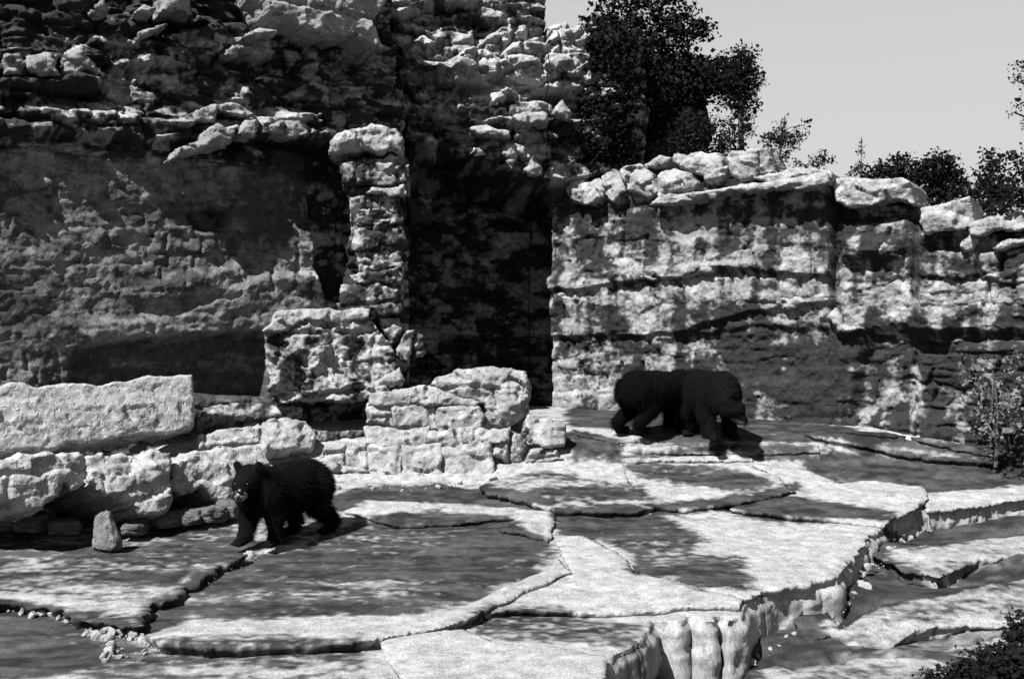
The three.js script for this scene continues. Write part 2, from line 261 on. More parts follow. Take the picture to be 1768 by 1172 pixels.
  slab([[820, 838], [900, 816], [1000, 806], [1075, 802], [1088, 832], [1130, 874], [1100, 884], [960, 880], [900, 862], [842, 848]], 0.11, { base: 0.02 });
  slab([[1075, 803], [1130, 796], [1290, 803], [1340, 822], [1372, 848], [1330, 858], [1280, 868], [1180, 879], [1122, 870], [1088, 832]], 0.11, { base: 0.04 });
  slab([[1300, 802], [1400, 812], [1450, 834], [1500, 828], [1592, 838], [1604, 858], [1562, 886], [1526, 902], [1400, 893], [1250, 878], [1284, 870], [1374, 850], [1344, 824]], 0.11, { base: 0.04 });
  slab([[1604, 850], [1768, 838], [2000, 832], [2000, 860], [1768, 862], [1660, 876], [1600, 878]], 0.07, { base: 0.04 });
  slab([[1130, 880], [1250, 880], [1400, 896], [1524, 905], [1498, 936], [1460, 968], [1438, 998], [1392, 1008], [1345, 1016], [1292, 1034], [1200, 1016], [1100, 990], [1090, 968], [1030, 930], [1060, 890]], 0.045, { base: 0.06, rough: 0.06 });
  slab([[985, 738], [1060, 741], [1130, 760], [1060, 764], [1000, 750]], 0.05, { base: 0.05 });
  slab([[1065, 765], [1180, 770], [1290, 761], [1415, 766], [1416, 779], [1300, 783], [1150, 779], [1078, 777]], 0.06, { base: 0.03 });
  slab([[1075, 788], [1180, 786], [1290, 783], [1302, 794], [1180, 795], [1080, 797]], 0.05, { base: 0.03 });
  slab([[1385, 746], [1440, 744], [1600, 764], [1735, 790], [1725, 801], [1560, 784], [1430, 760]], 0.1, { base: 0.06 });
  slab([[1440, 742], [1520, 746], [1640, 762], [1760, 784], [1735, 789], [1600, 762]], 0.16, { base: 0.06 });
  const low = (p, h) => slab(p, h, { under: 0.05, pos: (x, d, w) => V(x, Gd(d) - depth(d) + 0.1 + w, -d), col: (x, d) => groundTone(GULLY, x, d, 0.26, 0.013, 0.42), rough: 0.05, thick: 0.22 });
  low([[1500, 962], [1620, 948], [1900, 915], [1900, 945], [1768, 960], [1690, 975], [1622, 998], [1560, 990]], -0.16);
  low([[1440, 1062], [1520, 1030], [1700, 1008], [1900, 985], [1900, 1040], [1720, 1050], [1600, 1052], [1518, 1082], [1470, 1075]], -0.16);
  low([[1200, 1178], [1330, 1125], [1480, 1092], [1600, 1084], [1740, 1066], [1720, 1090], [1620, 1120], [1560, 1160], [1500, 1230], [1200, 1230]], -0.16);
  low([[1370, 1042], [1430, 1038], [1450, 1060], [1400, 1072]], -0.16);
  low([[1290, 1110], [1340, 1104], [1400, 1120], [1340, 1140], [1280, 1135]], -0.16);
  return g;
}
buildGround();

// ------------------------------------------------------------------ cliffs
// features: [outline in pixels, push in metres, soft edge in metres]
const feats = (f, list) => list.map(([p, h, s = 0.06]) => [f.poly(p), h, s]);
const featSum = (F_, u, v, wob) => { let o = 0; for (const [p, h, s] of F_) { const e = sdf(p, u, v) + wob; if (e > -s) o += h * sstep(-s, s, e); } return o; };
const coverAt = (F_, u, v, base, wob) => { let c = base; for (const [p, h, s] of F_) { const e = sdf(p, u, v) + wob; if (e > -s) c = mix(c, h, sstep(-s, s, e)); } return c; };

function makeCliff({ label, f, u0, u1, v0, top, cell, st, amp, groove, feat, cover, tones, wave = 0.1, bed = 0.5, joint = 0, streak = 0, lengths, back, lean = () => 0 }) {
  const t = thing('cliff', f.pt((u0 + u1) / 2, v0), label, 'cliff');
  const disp = (u, v) => {
    const q = st.at(u, v), wob = 0.07 * fbm(u * 4, v * 4, 2, 3), a = amp(u, v);
    const wu = u + 0.12 * fbm(u * 3, v * 3, 21, 3), wv = v + 0.08 * fbm(u * 3, v * 3, 33, 3), A = chunks(wu, wv, 0.62, 0.34, st.seed), B = chunks(wu + 3, wv, 0.24, 0.13, st.seed + 9), calm = sstep(-0.25, 0.3, fbm(u * 0.9, v * 1.2, st.seed + 5, 3));
    return featSum(feat, u, v, wob) + lean(u, v) + - joint * (1 - sstep(0, 0.045, q.eu)) * sstep(-0.1, 0.25, fbm(u * 1.1, v * 1.1, 40, 2)) + 0.022 * fbm(u * 13, v * 14, 5, 2) + a * (bed * (q.lo - 0.5) + calm * (0.3 * (q.o - 0.5) - groove * 0.6 * (1 - sstep(0, 0.05, q.e))) + 0.7 * (A.o - 0.5) + (A.dx + A.dy) * 0.9 - 0.22 * (1 - sstep(0, 0.05, A.e)) + 0.34 * (B.o - 0.5) + (B.dx + B.dy) * 0.7) + wave * fbm(u * 1.3, v * 1.6, 7, 5) + 0.045 * fbm(u * 6, v * 7, 3, 4);
  };
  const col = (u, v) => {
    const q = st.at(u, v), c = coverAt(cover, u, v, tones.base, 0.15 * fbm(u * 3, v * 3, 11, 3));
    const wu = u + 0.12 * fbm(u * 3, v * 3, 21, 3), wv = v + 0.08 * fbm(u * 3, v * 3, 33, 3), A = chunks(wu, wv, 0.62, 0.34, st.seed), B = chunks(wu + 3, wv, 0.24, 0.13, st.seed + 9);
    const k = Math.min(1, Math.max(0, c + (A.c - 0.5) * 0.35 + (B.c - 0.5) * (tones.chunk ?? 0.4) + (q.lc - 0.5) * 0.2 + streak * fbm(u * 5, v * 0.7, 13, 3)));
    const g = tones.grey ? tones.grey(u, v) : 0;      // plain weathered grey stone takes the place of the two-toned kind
    return mix(mix(tones.pale, 0.135, g) * (0.8 + 0.4 * B.c), mix(tones.dark, 0.045, g), stainShadeMask(k, u, v, 3, mix(4, 6, g), 0.9, 1.15, mix(tones.soft ?? 0.24, 0.5, g))) * (1 + 0.4 * fbm(u * 14, v * 14, 6, 3));
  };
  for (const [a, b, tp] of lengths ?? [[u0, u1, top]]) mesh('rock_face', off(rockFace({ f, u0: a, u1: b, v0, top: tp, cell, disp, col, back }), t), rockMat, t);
  return { t, f, disp };
}
// a stone set in or on a face: its outline in pixels, how far its front stands out, how deep it goes back
function stone(parent, f, poly, w, thick, o = {}) {
  const P = f.poly(poly, w), seed = Math.round(poly[0][0] * 7 + poly[0][1]);
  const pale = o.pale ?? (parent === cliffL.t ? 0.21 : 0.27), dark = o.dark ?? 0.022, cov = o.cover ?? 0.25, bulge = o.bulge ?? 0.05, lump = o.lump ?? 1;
  const S = new Strata(seed + 3, Math.min(...P.map(p => p[1])) - 1, Math.max(...P.map(p => p[1])) + 1, Math.min(...P.map(p => p[0])) - 1, Math.max(...P.map(p => p[0])) + 1, o.layer ?? 1.1, o.block ?? 1.4), a = o.amp ?? 0.05;
  const g = plate({ poly: P, pos: f.posAt(w), cell: o.cell ?? 0.025, thick, r: (o.r ?? 0.06) * 0.6, rough: o.rough ?? 0.045, rf: o.rf ?? 5, rows: o.rows ?? 8, seed,
    relief: (u, v, s) => { const q = S.at(u, v), A = chunks(u + 0.08 * fbm(u * 5, v * 5, 3, 2), v + 0.08 * fbm(u * 5, v * 5, 8, 2), 0.34, 0.26, seed), D = chunks(u + 0.05 * fbm(u * 9, v * 9, 4, 2), v, 0.13, 0.09, seed + 20); return lump * (0.05 * (A.o - 0.5) + (A.dx + A.dy) * 0.5 + 0.022 * (D.o - 0.5) + (D.dx + D.dy) * 0.4) + bulge * sstep(0, 0.4, s) + a * (q.o - 0.5 + q.dx * 0.6 + q.dy * 0.6) - a * 0.9 * (1 - sstep(0, 0.045, q.e)) + lump * (0.07 * fbm(u * 2.2, v * 2.4, seed, 4) + 0.025 * fbm(u * 7, v * 8, seed, 4)); },
    col: (u, v, s, dn) => { const y = v - dn * 0.3, m = stainShadeMask(cov, u + dn, y + dn * 0.7, seed, 3.4, 1, 1, 0.16); return mix(pale, dark, m) * (1 + 0.35 * fbm(u * 10 + dn * 9, v * 10, seed, 3)); } });
  return mesh(o.name ?? 'ledge_stone', off(g, parent), rockMat, parent);
}

// left wall, turned from the sun
const fL = new Frame(-170, 14.2, 600, 17.4), endL = 1.1;
const uL = (px, py) => fL.uv(px, py);
const cliffL = makeCliff({
  label: 'tall dark stained rock cliff behind the long pale block, reaching the top edge', f: fL, u0: 0, u1: fL.len + endL, v0: 0.6, top: () => 9.2, cell: 0.026, back: 3, st: new Strata(11, -1, 11, -2, 9, 0.3, 0.62), groove: 0.35, joint: 0.05,
  amp: (u, v) => { const up = sstep(4.9, 5.5, v + 0.3 * fbm(u, v, 1, 2)); return mix(0.06, 0.46, up); },
  lean: (u, v) => -0.28 * Math.max(0, v - 5.3),
  feat: feats(fL, [
    [[[120, 560], [300, 545], [450, 470], [560, 480], [560, 560], [450, 585], [300, 580], [150, 602]], 0.12, 0.1],
    [[[130, 605], [300, 580], [450, 575], [460, 690], [120, 670]], -0.25],
    [[[200, 505], [330, 470], [420, 455], [430, 500], [240, 525]], 0.09, 0.08],
    [[[325, 372], [360, 360], [392, 372], [390, 400], [340, 396]], -0.35],
    [[[528, 250], [660, 250], [660, 530], [565, 520], [545, 450]], -0.45],
    [[[455, 395], [540, 395], [545, 490], [470, 490]], 0.07],
    [[[-200, 180], [140, 190], [300, 205], [400, 205], [555, 195], [560, 240], [400, 240], [280, 245], [100, 232], [-200, 240]], 0.35],
    [[[-200, 100], [180, 110], [200, 150], [-200, 150]], 0.25],
    [[[230, 60], [420, 20], [560, 70], [560, 110], [400, 90], [260, 110]], 0.3],
  ]),
  cover: feats(fL, [
    [[[-250, -300], [300, -300], [620, -300], [620, 60], [400, 60], [200, 40], [80, 70], [-250, 90]], 0.84, 0.3],
    [[[-250, 80], [620, 60], [620, 235], [-250, 240]], 0.66, 0.3],
    [[[230, 60], [560, 40], [620, 120], [560, 235], [280, 235], [160, 150]], 0.5, 0.3],
    [[[40, 260], [260, 260], [200, 480], [60, 480]], 0.42, 0.4],
    [[[380, 240], [620, 235], [620, 400], [440, 400]], 0.85, 0.2],
    [[[400, 470], [560, 400], [560, 600], [400, 600]], 0.28, 0.25],
    [[[170, 520], [420, 500], [440, 570], [160, 600]], 0.4, 0.2],
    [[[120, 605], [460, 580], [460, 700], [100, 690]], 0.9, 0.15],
  ]), tones: { base: 0.56, pale: 0.3, dark: 0.02, soft: 0.15, chunk: 0.55, grey: (u, v) => 0.85 * sstep(5.3, 4.9, v + 0.3 * fbm(u, v, 1, 2)) * sstep(5.9, 5.0, u + 0.4 * fbm(u, v, 5, 2)) },
});
stone(cliffL.t, fL, [[8, 92], [38, 88], [42, 108], [36, 128], [6, 126]], 0.15, 0.9, { r: 0.1, bulge: 0.1 });
stone(cliffL.t, fL, [[48, 94], [75, 86], [102, 90], [98, 112], [110, 132], [70, 128], [50, 115]], 0.2, 0.9, { r: 0.1, bulge: 0.1, cover: 0.15 });
stone(cliffL.t, fL, [[104, 112], [118, 92], [140, 84], [162, 100], [176, 128], [150, 122], [134, 136], [108, 128]], 0.15, 0.9, { r: 0.1, bulge: 0.1, cover: 0.2 });
stone(cliffL.t, fL, [[292, 276], [310, 256], [350, 240], [360, 222], [382, 210], [408, 226], [400, 246], [360, 258], [320, 266]], 0.55, 0.7, { r: 0.12, bulge: 0.12, cover: 0.12 });
stone(cliffL.t, fL, [[330, 192], [350, 182], [376, 180], [374, 206], [340, 208]], 0.35, 0.7, { r: 0.08, cover: 0.1 });
stone(cliffL.t, fL, [[376, 178], [410, 176], [436, 196], [420, 200], [380, 190]], 0.3, 0.7, { r: 0.06, cover: 0.15 });
stone(cliffL.t, fL, [[416, 230], [424, 208], [440, 208], [444, 224], [436, 236]], 0.45, 0.6, { r: 0.06, cover: 0.1 });
stone(cliffL.t, fL, [[464, 214], [490, 206], [520, 206], [530, 232], [500, 236], [475, 232]], 0.4, 0.8, { r: 0.08, cover: 0.2 });
stone(cliffL.t, fL, [[430, -60], [700, -60], [660, 10], [642, 34], [660, 80], [615, 58], [600, 62], [575, 56], [552, 60], [520, 46], [470, 24]], 0.5, 1.6, { r: 0.05, bulge: 0.02, cover: 0.12, pale: 0.24, amp: 0.08 });
stone(cliffL.t, fL, [[282, 16], [290, -20], [330, -20], [332, 20]], 0.2, 1, { r: 0.05, cover: 0.25 });
stone(cliffL.t, fL, [[236, 18], [252, 8], [268, 12], [264, 24]], 0.15, 0.7, { r: 0.05, cover: 0.1 });
stone(cliffL.t, fL, [[162, 6], [178, 0], [188, 14], [168, 16]], 0.15, 0.7, { r: 0.05, cover: 0.2 });
stone(cliffL.t, fL, [[240, 54], [270, 42], [288, 42], [276, 54], [244, 62]], 0.25, 0.7, { r: 0.05, cover: 0.2 });
stone(cliffL.t, fL, [[394, 90], [404, 78], [414, 78], [412, 92], [402, 94]], 0.25, 0.7, { r: 0.05, cover: 0.1 });
stone(cliffL.t, fL, [[420, 62], [440, 50], [486, 52], [470, 64], [445, 66]], 0.25, 0.7, { r: 0.05, cover: 0.2 });

// the back of the gap and the wall above it
const fB = new Frame(640, 19.6, 1030, 20.0);
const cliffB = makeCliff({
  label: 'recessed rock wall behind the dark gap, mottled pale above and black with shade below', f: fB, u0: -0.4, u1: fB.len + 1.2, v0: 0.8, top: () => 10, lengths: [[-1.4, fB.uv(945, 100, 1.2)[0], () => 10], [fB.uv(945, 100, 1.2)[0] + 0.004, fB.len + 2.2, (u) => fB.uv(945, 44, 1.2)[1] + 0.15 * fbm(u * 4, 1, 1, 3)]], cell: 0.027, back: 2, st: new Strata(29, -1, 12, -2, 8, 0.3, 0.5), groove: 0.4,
  amp: (u, v) => mix(0.3, 0.55, sstep(5, 6, v)),
  lean: (u, v) => -0.12 * Math.max(0, v - 5.8),
  feat: feats(fB, [
    [[[560, -400], [1100, -400], [1100, 300], [960, 335], [900, 330], [840, 300], [690, 262], [560, 262]], 1.2, 0.1],
    [[[300, 290], [690, 290], [850, 325], [1000, 350], [1300, 350], [1300, 1000], [300, 1000]], -1.5, 0.15],
    [[[660, 165], [760, 150], [870, 165], [960, 190], [960, 205], [870, 180], [760, 190], [660, 192]], -0.3],
    [[[870, 60], [1000, 60], [1000, 180], [900, 190], [780, 170], [780, 130]], 0.35],
  ]),
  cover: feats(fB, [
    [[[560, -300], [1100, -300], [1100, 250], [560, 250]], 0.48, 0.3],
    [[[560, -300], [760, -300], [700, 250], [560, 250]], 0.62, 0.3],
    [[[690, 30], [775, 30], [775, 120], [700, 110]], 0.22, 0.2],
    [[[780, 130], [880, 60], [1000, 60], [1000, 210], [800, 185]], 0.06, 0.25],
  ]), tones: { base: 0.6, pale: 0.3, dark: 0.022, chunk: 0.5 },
});
stone(cliffB.t, fB, [[868, 262], [874, 246], [892, 248], [892, 276], [884, 294], [874, 280]], 1.35, 0.8, { r: 0.08, bulge: 0.1, cover: 0.05 });
stone(cliffB.t, fB, [[904, 292], [912, 286], [922, 268], [940, 284], [936, 302], [920, 306]], 1.3, 0.8, { r: 0.08, bulge: 0.1, cover: 0.1 });
stone(cliffB.t, fB, [[812, 218], [840, 214], [878, 224], [880, 238], [850, 236], [820, 230]], 1.5, 0.8, { r: 0.06, cover: 0.15 });
stone(cliffB.t, fB, [[886, 196], [910, 190], [945, 194], [948, 212], [900, 214]], 1.75, 0.9, { r: 0.06, cover: 0.08 });
stone(cliffB.t, fB, [[955, 190], [970, 172], [988, 195], [982, 204], [962, 200]], 1.6, 0.9, { r: 0.06, cover: 0.12 });

// right cliff, facing the sun, stepping down to the right
const fR = new Frame(958, 19.4, 1800, 15.4);
const topR = (() => { const pts = [[958, 352], [1000, 345], [1140, 322], [1300, 305], [1432, 300], [1442, 350], [1575, 352], [1590, 398], [1680, 398], [1690, 405], [1800, 400], [1950, 400]].map(([x, y]) => fR.uv(x, y)); return (u) => { for (let i = 1; i < pts.length; i++) if (u <= pts[i][0]) { const [a, b] = pts[i - 1], [c, e] = pts[i]; return mix(b, e, Math.max(0, (u - a) / (c - a))); } return pts[pts.length - 1][1]; }; })();
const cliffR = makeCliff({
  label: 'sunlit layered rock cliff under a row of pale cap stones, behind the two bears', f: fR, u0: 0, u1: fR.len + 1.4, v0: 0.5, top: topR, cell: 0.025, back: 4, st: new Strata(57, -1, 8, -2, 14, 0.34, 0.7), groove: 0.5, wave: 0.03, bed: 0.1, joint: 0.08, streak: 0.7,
  amp: (u, v) => mix(0.06, 0.12, sstep(5.2, 6.4, u)),
  feat: feats(fR, [
    [[[930, 330], [1442, 280], [1442, 480], [1230, 462], [1190, 478], [1060, 492], [1010, 500], [930, 500]], 0.13, 0.03],
    [[[930, 480], [1440, 440], [1440, 520], [1300, 540], [1180, 570], [1100, 580], [930, 580]], 0.1, 0.03],
    [[[955, 480], [1060, 490], [1070, 720], [955, 720]], 0.1],
    [[[1140, 590], [1300, 560], [1430, 570], [1430, 660], [1260, 660], [1150, 640]], -0.08],
    [[[1436, 380], [1610, 380], [1600, 350], [1436, 350]], -0.25],
    [[[1500, 574], [1560, 568], [1640, 580], [1650, 720], [1470, 720]], -0.25, 0.12],
    [[[1600, 404], [1900, 400], [1900, 430], [1600, 432]], -0.2],
    [[[1640, 574], [1900, 572], [1900, 592], [1640, 590]], -0.2],
    [[[1438, 330], [1444, 330], [1452, 560], [1440, 560]], -0.15],
    [[[1460, 410], [1560, 410], [1560, 440], [1460, 445]], 0.2],
  ]),
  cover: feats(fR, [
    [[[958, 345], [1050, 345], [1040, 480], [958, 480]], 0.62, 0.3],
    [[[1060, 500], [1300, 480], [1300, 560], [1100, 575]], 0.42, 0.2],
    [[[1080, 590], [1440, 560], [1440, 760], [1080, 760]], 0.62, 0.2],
    [[[1170, 555], [1430, 560], [1660, 600], [1900, 640], [1900, 800], [1280, 800], [1280, 680], [1180, 600]], 0.78, 0.3],  // broad diagonal shadow; this and the next two rows paint shade as dark cover
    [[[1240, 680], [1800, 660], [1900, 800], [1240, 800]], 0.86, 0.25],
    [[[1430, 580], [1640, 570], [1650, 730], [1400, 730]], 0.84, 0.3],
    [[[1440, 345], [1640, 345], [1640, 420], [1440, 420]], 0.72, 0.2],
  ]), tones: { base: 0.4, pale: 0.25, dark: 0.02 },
});
// the row of pale cap stones, then the blocks stepping down
[
  [[[975, 322], [985, 306], [1000, 302], [1010, 312], [1030, 306], [1052, 318], [1040, 342], [1010, 352], [980, 348]], 0.25, { cover: 0.35 }],
  [[[1003, 340], [1008, 326], [1026, 322], [1034, 340], [1026, 354], [1010, 352]], 0.45, { cover: 0.1 }],
  [[[1034, 302], [1060, 292], [1072, 300], [1078, 330], [1062, 352], [1048, 340], [1040, 322]], 0.32, { cover: 0.15 }],
  [[[1064, 290], [1104, 282], [1124, 300], [1136, 330], [1116, 342], [1084, 330]], 0.32, { cover: 0.2 }],
  [[[1110, 284], [1140, 270], [1158, 272], [1154, 284], [1128, 290]], 0.20, { cover: 0.15 }],
  [[[1130, 340], [1134, 304], [1160, 288], [1192, 298], [1206, 316], [1200, 330], [1160, 336]], 0.38, { cover: 0.1 }],
  [[[1160, 280], [1164, 264], [1200, 262], [1232, 258], [1248, 272], [1248, 296], [1220, 308], [1196, 300], [1166, 286]], 0.32, { cover: 0.1 }],
  [[[1212, 302], [1236, 290], [1256, 284], [1252, 306], [1238, 318], [1214, 314]], 0.36, { cover: 0.3 }],
  [[[1248, 280], [1256, 262], [1290, 254], [1308, 260], [1306, 302], [1280, 312], [1258, 304]], 0.32, { cover: 0.1 }],
  [[[1300, 256], [1320, 250], [1340, 300], [1318, 306], [1304, 300]], 0.20, { cover: 0.35 }],
  [[[1120, 352], [1140, 336], [1220, 326], [1330, 312], [1400, 300], [1428, 298], [1434, 316], [1380, 326], [1260, 330], [1210, 344], [1150, 350]], 0.55, { cover: 0.2, r: 0.05, thick: 1.2 }],
  [[[1300, 306], [1340, 296], [1410, 286], [1436, 300], [1432, 312], [1330, 322]], 0.40, { cover: 0.1, r: 0.05 }],
  [[[1438, 310], [1470, 305], [1500, 308], [1560, 304], [1574, 312], [1576, 350], [1540, 346], [1510, 352], [1476, 360], [1444, 348]], 0.20, { cover: 0.1, thick: 1.4, amp: 0.04, r: 0.04 }],
  [[[1592, 358], [1620, 352], [1674, 342], [1678, 372], [1686, 394], [1640, 398], [1600, 402], [1590, 380]], 0.20, { cover: 0.12, thick: 1.4, amp: 0.04, r: 0.04 }],
  [[[1674, 388], [1720, 372], [1768, 366], [1830, 360], [1830, 394], [1768, 396], [1720, 394], [1694, 408], [1680, 402]], 0.20, { cover: 0.1, thick: 1.4, r: 0.05 }],
  [[[1712, 428], [1740, 412], [1800, 398], [1800, 416], [1750, 428], [1720, 436]], 0.16, { cover: 0.15 }],
  [[[1654, 424], [1672, 404], [1690, 412], [1680, 428], [1664, 436]], 0.16, { cover: 0.1 }],
  [[[1468, 434], [1480, 416], [1510, 410], [1530, 424], [1554, 442], [1530, 440], [1500, 438]], 0.16, { cover: 0.1 }],
  [[[1100, 476], [1160, 460], [1230, 452], [1232, 470], [1190, 478], [1120, 482]], 0.16, { cover: 0.15, r: 0.05 }],
  [[[955, 516], [962, 506], [996, 506], [1002, 518], [966, 520]], 0.16, { cover: 0.2, r: 0.05 }],
  [[[1335, 520], [1350, 510], [1380, 514], [1396, 522], [1360, 534], [1340, 530]], 0.16, { cover: 0.1 }],
  [[[1428, 546], [1440, 530], [1460, 560], [1492, 566], [1470, 574], [1446, 572]], 0.16, { cover: 0.15 }],
].forEach(([p, w, o]) => stone(cliffR.t, fR, p, w, o.thick ?? 0.9, { r: 0.09, bulge: 0.08, amp: 0.03, name: p[0][1] < 410 ? 'cap_stone' : 'ledge_stone', ...o }));

// the stone pillar left of the gap
{
  const f = new Frame(540, 16.5, 720, 16.7), t = thing('rock_pillar', f.pt(0.5, 1), 'free standing pillar of stacked rock courses with a rounded pale cap left of the dark gap', 'pillar');
  const S = (p, w, o = {}) => stone(t, f, p, w, o.thick ?? 1.3, { r: 0.05, cover: 0.35, rough: 0.06, amp: 0.05, layer: 0.6, block: 0.9, lump: 1, ...o, cover: (o.cover ?? 0.35) + 0.12 });
  S([[562, 262], [568, 240], [596, 224], [640, 214], [684, 220], [694, 240], [694, 264], [640, 262]], 0.35, { name: 'cap_stone', r: 0.12, bulge: 0.08, cover: 0.15, amp: 0.07, block: 0.5 });
  S([[590, 318], [592, 286], [640, 272], [690, 268], [694, 290], [706, 314], [660, 322]], 0.22, { cover: 0.3 });
  S([[630, 334], [640, 320], [696, 320], [698, 334], [660, 338]], 0.26, { cover: 0.25 });
  S([[604, 340], [692, 336], [694, 388], [606, 392]], 0.1, { cover: 0.45 });
  S([[606, 394], [694, 390], [702, 424], [640, 430], [612, 430]], 0.12, { cover: 0.38 });
  S([[612, 432], [690, 426], [694, 462], [620, 470]], 0.06, { cover: 0.5 });
  S([[600, 472], [690, 462], [700, 470], [692, 492], [610, 492]], 0.15, { cover: 0.4 });
  S([[590, 494], [692, 494], [694, 545], [590, 545]], 0.08, { cover: 0.55 });
  S([[598, 264], [692, 264], [698, 330], [696, 470], [694, 548], [588, 548], [604, 400]], -0.02, { name: 'shaft', cover: 0.5, amp: 0.1, lump: 1.6 });
  S([[704, 340], [745, 338], [748, 380], [706, 384]], -0.9, { cover: 0.7, thick: 1.2 });
}
// the low pale buttress at its foot
{
  const f = new Frame(440, 15.9, 710, 16.2, 0.12), t = thing('rock_buttress', f.pt(0.8, 1), 'low blocky pale rock buttress with cracked face at the foot of the pillar', 'rock outcrop');
  const S = (p, w, o = {}) => stone(t, f, p, w, o.thick ?? 1.2, { r: 0.06, cover: 0.3, rough: 0.05, ...o, cover: (o.cover ?? 0.3) + 0.08 });
  S([[452, 572], [478, 538], [560, 532], [636, 531], [634, 548], [600, 556], [520, 556], [480, 574]], 0.12, { name: 'cap_stone', cover: 0.15 });
  S([[452, 574], [520, 552], [632, 546], [660, 576], [684, 616], [698, 664], [650, 692], [468, 694], [462, 640]], 0.0, { name: 'buttress_face', cover: 0.34, layer: 0.9, block: 1.2, amp: 0.06, lump: 2.4 });
  S([[650, 545], [690, 545], [694, 600], [672, 596]], -0.2, { cover: 0.45 });
  S([[686, 604], [700, 566], [716, 568], [712, 600], [704, 624], [692, 618]], -0.1, { cover: 0.2, thick: 0.5 });
  S([[712, 604], [720, 574], [734, 580], [730, 610], [718, 618]], -0.2, { cover: 0.4, thick: 0.5 });
  S([[640, 668], [660, 650], [690, 632], [700, 656], [680, 664], [650, 686]], 0.2, { cover: 0.2, thick: 0.6 });
}

// ------------------------------------------------------------------ blocks and boulders on the terraces
function rockThing(name, label, category, f, pieces, group) {
  const c = f.uv(pieces[0][0][0][0], pieces[0][0][0][1]), t = thing(name, f.pt(c[0], c[1] - 0.3), label, category, group);
  for (const [p, w, th, o = {}] of pieces) stone(t, f, p, w, th, { name: 'stone', r: 0.06, cover: 0.15, ...o });
  return t;
}
rockThing('rock_block', 'long smooth pale rock block lying at the foot of the left cliff', 'rock block', new Frame(-60, 12.9, 340, 14.7, 0.3), [
  [[[-80, 668], [40, 662], [60, 666], [118, 658], [180, 660], [240, 652], [334, 646], [338, 690], [337, 735], [250, 752], [120, 764], [100, 772], [-80, 780]], 0, 0.8, { cover: 0.16, r: 0.05, amp: 0.03, block: 2, layer: 2, rough: 0.05, rf: 3, bulge: 0.02, pale: 0.32, lump: 0.4 }]]);
const fRow = new Frame(0, 11.9, 420, 13.9, 0.25);
const rowLook = { cover: 0.14, bulge: 0.04, r: 0.08, amp: 0.04, pale: 0.32, block: 2, layer: 2, lump: 0.7, rough: 0.06, rf: 6, rows: 12 };
rockThing('rock_block', 'pale rock block with a ragged hanging foot, leftmost of the row below the long block', 'rock block', fRow, [[[[-60, 796], [20, 788], [80, 781], [150, 786], [151, 842], [128, 856], [110, 838], [92, 866], [60, 884], [30, 862], [-60, 856]], 0.42, 1.9, rowLook]], 'rock blocks in the row');
rockThing('rock_block', 'pale rock block left of the cleft in the row, hanging lowest at its right corner', 'rock block', fRow, [[[[149, 788], [200, 784], [297, 777], [298, 862], [284, 888], [240, 892], [214, 864], [182, 856], [164, 822], [149, 838]], 0.48, 1.9, rowLook]], 'rock blocks in the row');
rockThing('rock_block', 'pale rock block right behind the head of the near bear, cleft on its left', 'rock block', fRow, [
  [[[304, 798], [340, 776], [420, 766], [470, 764], [474, 850], [420, 862], [386, 866], [350, 838], [330, 852], [306, 846]], 0.4, 1.9, rowLook]], 'rock blocks in the row');
rockThing('rock_step', 'pale rounded rock step between the long block and the low buttress', 'rock step', new Frame(320, 14.6, 560, 15.3, 0.5), [
  [[[340, 748], [400, 736], [450, 728], [456, 764], [420, 768], [345, 772]], 0, 0.7, { cover: 0.12, pale: 0.27 }],
  [[[448, 776], [452, 730], [490, 716], [530, 724], [546, 745], [540, 772], [500, 780]], 0.08, 0.8, { cover: 0.1, pale: 0.27, bulge: 0.1 }],
  [[[340, 722], [350, 702], [440, 694], [520, 700], [524, 716], [450, 726], [400, 720]], -0.45, 0.6, { cover: 0.4 }],
  [[[530, 742], [560, 744], [640, 738], [640, 752], [560, 760], [540, 760]], -0.2, 0.6, { cover: 0.4 }]]);
const fC = new Frame(620, 15.7, 990, 15.9, 0.2);
rockThing('boulder', 'big rounded pale boulder with cracks standing before the dark gap', 'boulder', fC, [
  [[[746, 662], [752, 650], [800, 634], [836, 627], [880, 632], [912, 636], [914, 652], [922, 670], [916, 690], [918, 712], [880, 740], [830, 738], [836, 700], [800, 690]], 0.02, 0.9, { cover: 0.08, r: 0.16, bulge: 0.14, amp: 0.05, block: 1.6, layer: 0.7, pale: 0.26, lump: 1.5 }]]);
rockThing('rock_slab', 'flat layered pale slab of stones against the left of the big boulder', 'rock slab', fC, [
  [[[634, 700], [640, 680], [700, 670], [742, 664], [800, 688], [834, 694], [820, 702], [740, 698], [660, 700]], 0.14, 0.8, { cover: 0.08, r: 0.05, pale: 0.26 }],
  [[[630, 730], [633, 698], [676, 696], [680, 736]], 0.08, 0.7, { cover: 0.12, pale: 0.26 }],
  [[[679, 742], [676, 698], [750, 694], [754, 742]], 0.12, 0.7, { cover: 0.06, pale: 0.26 }],
  [[[752, 744], [749, 696], [824, 698], [838, 716], [830, 744]], 0.14, 0.7, { cover: 0.08, pale: 0.26 }]]);
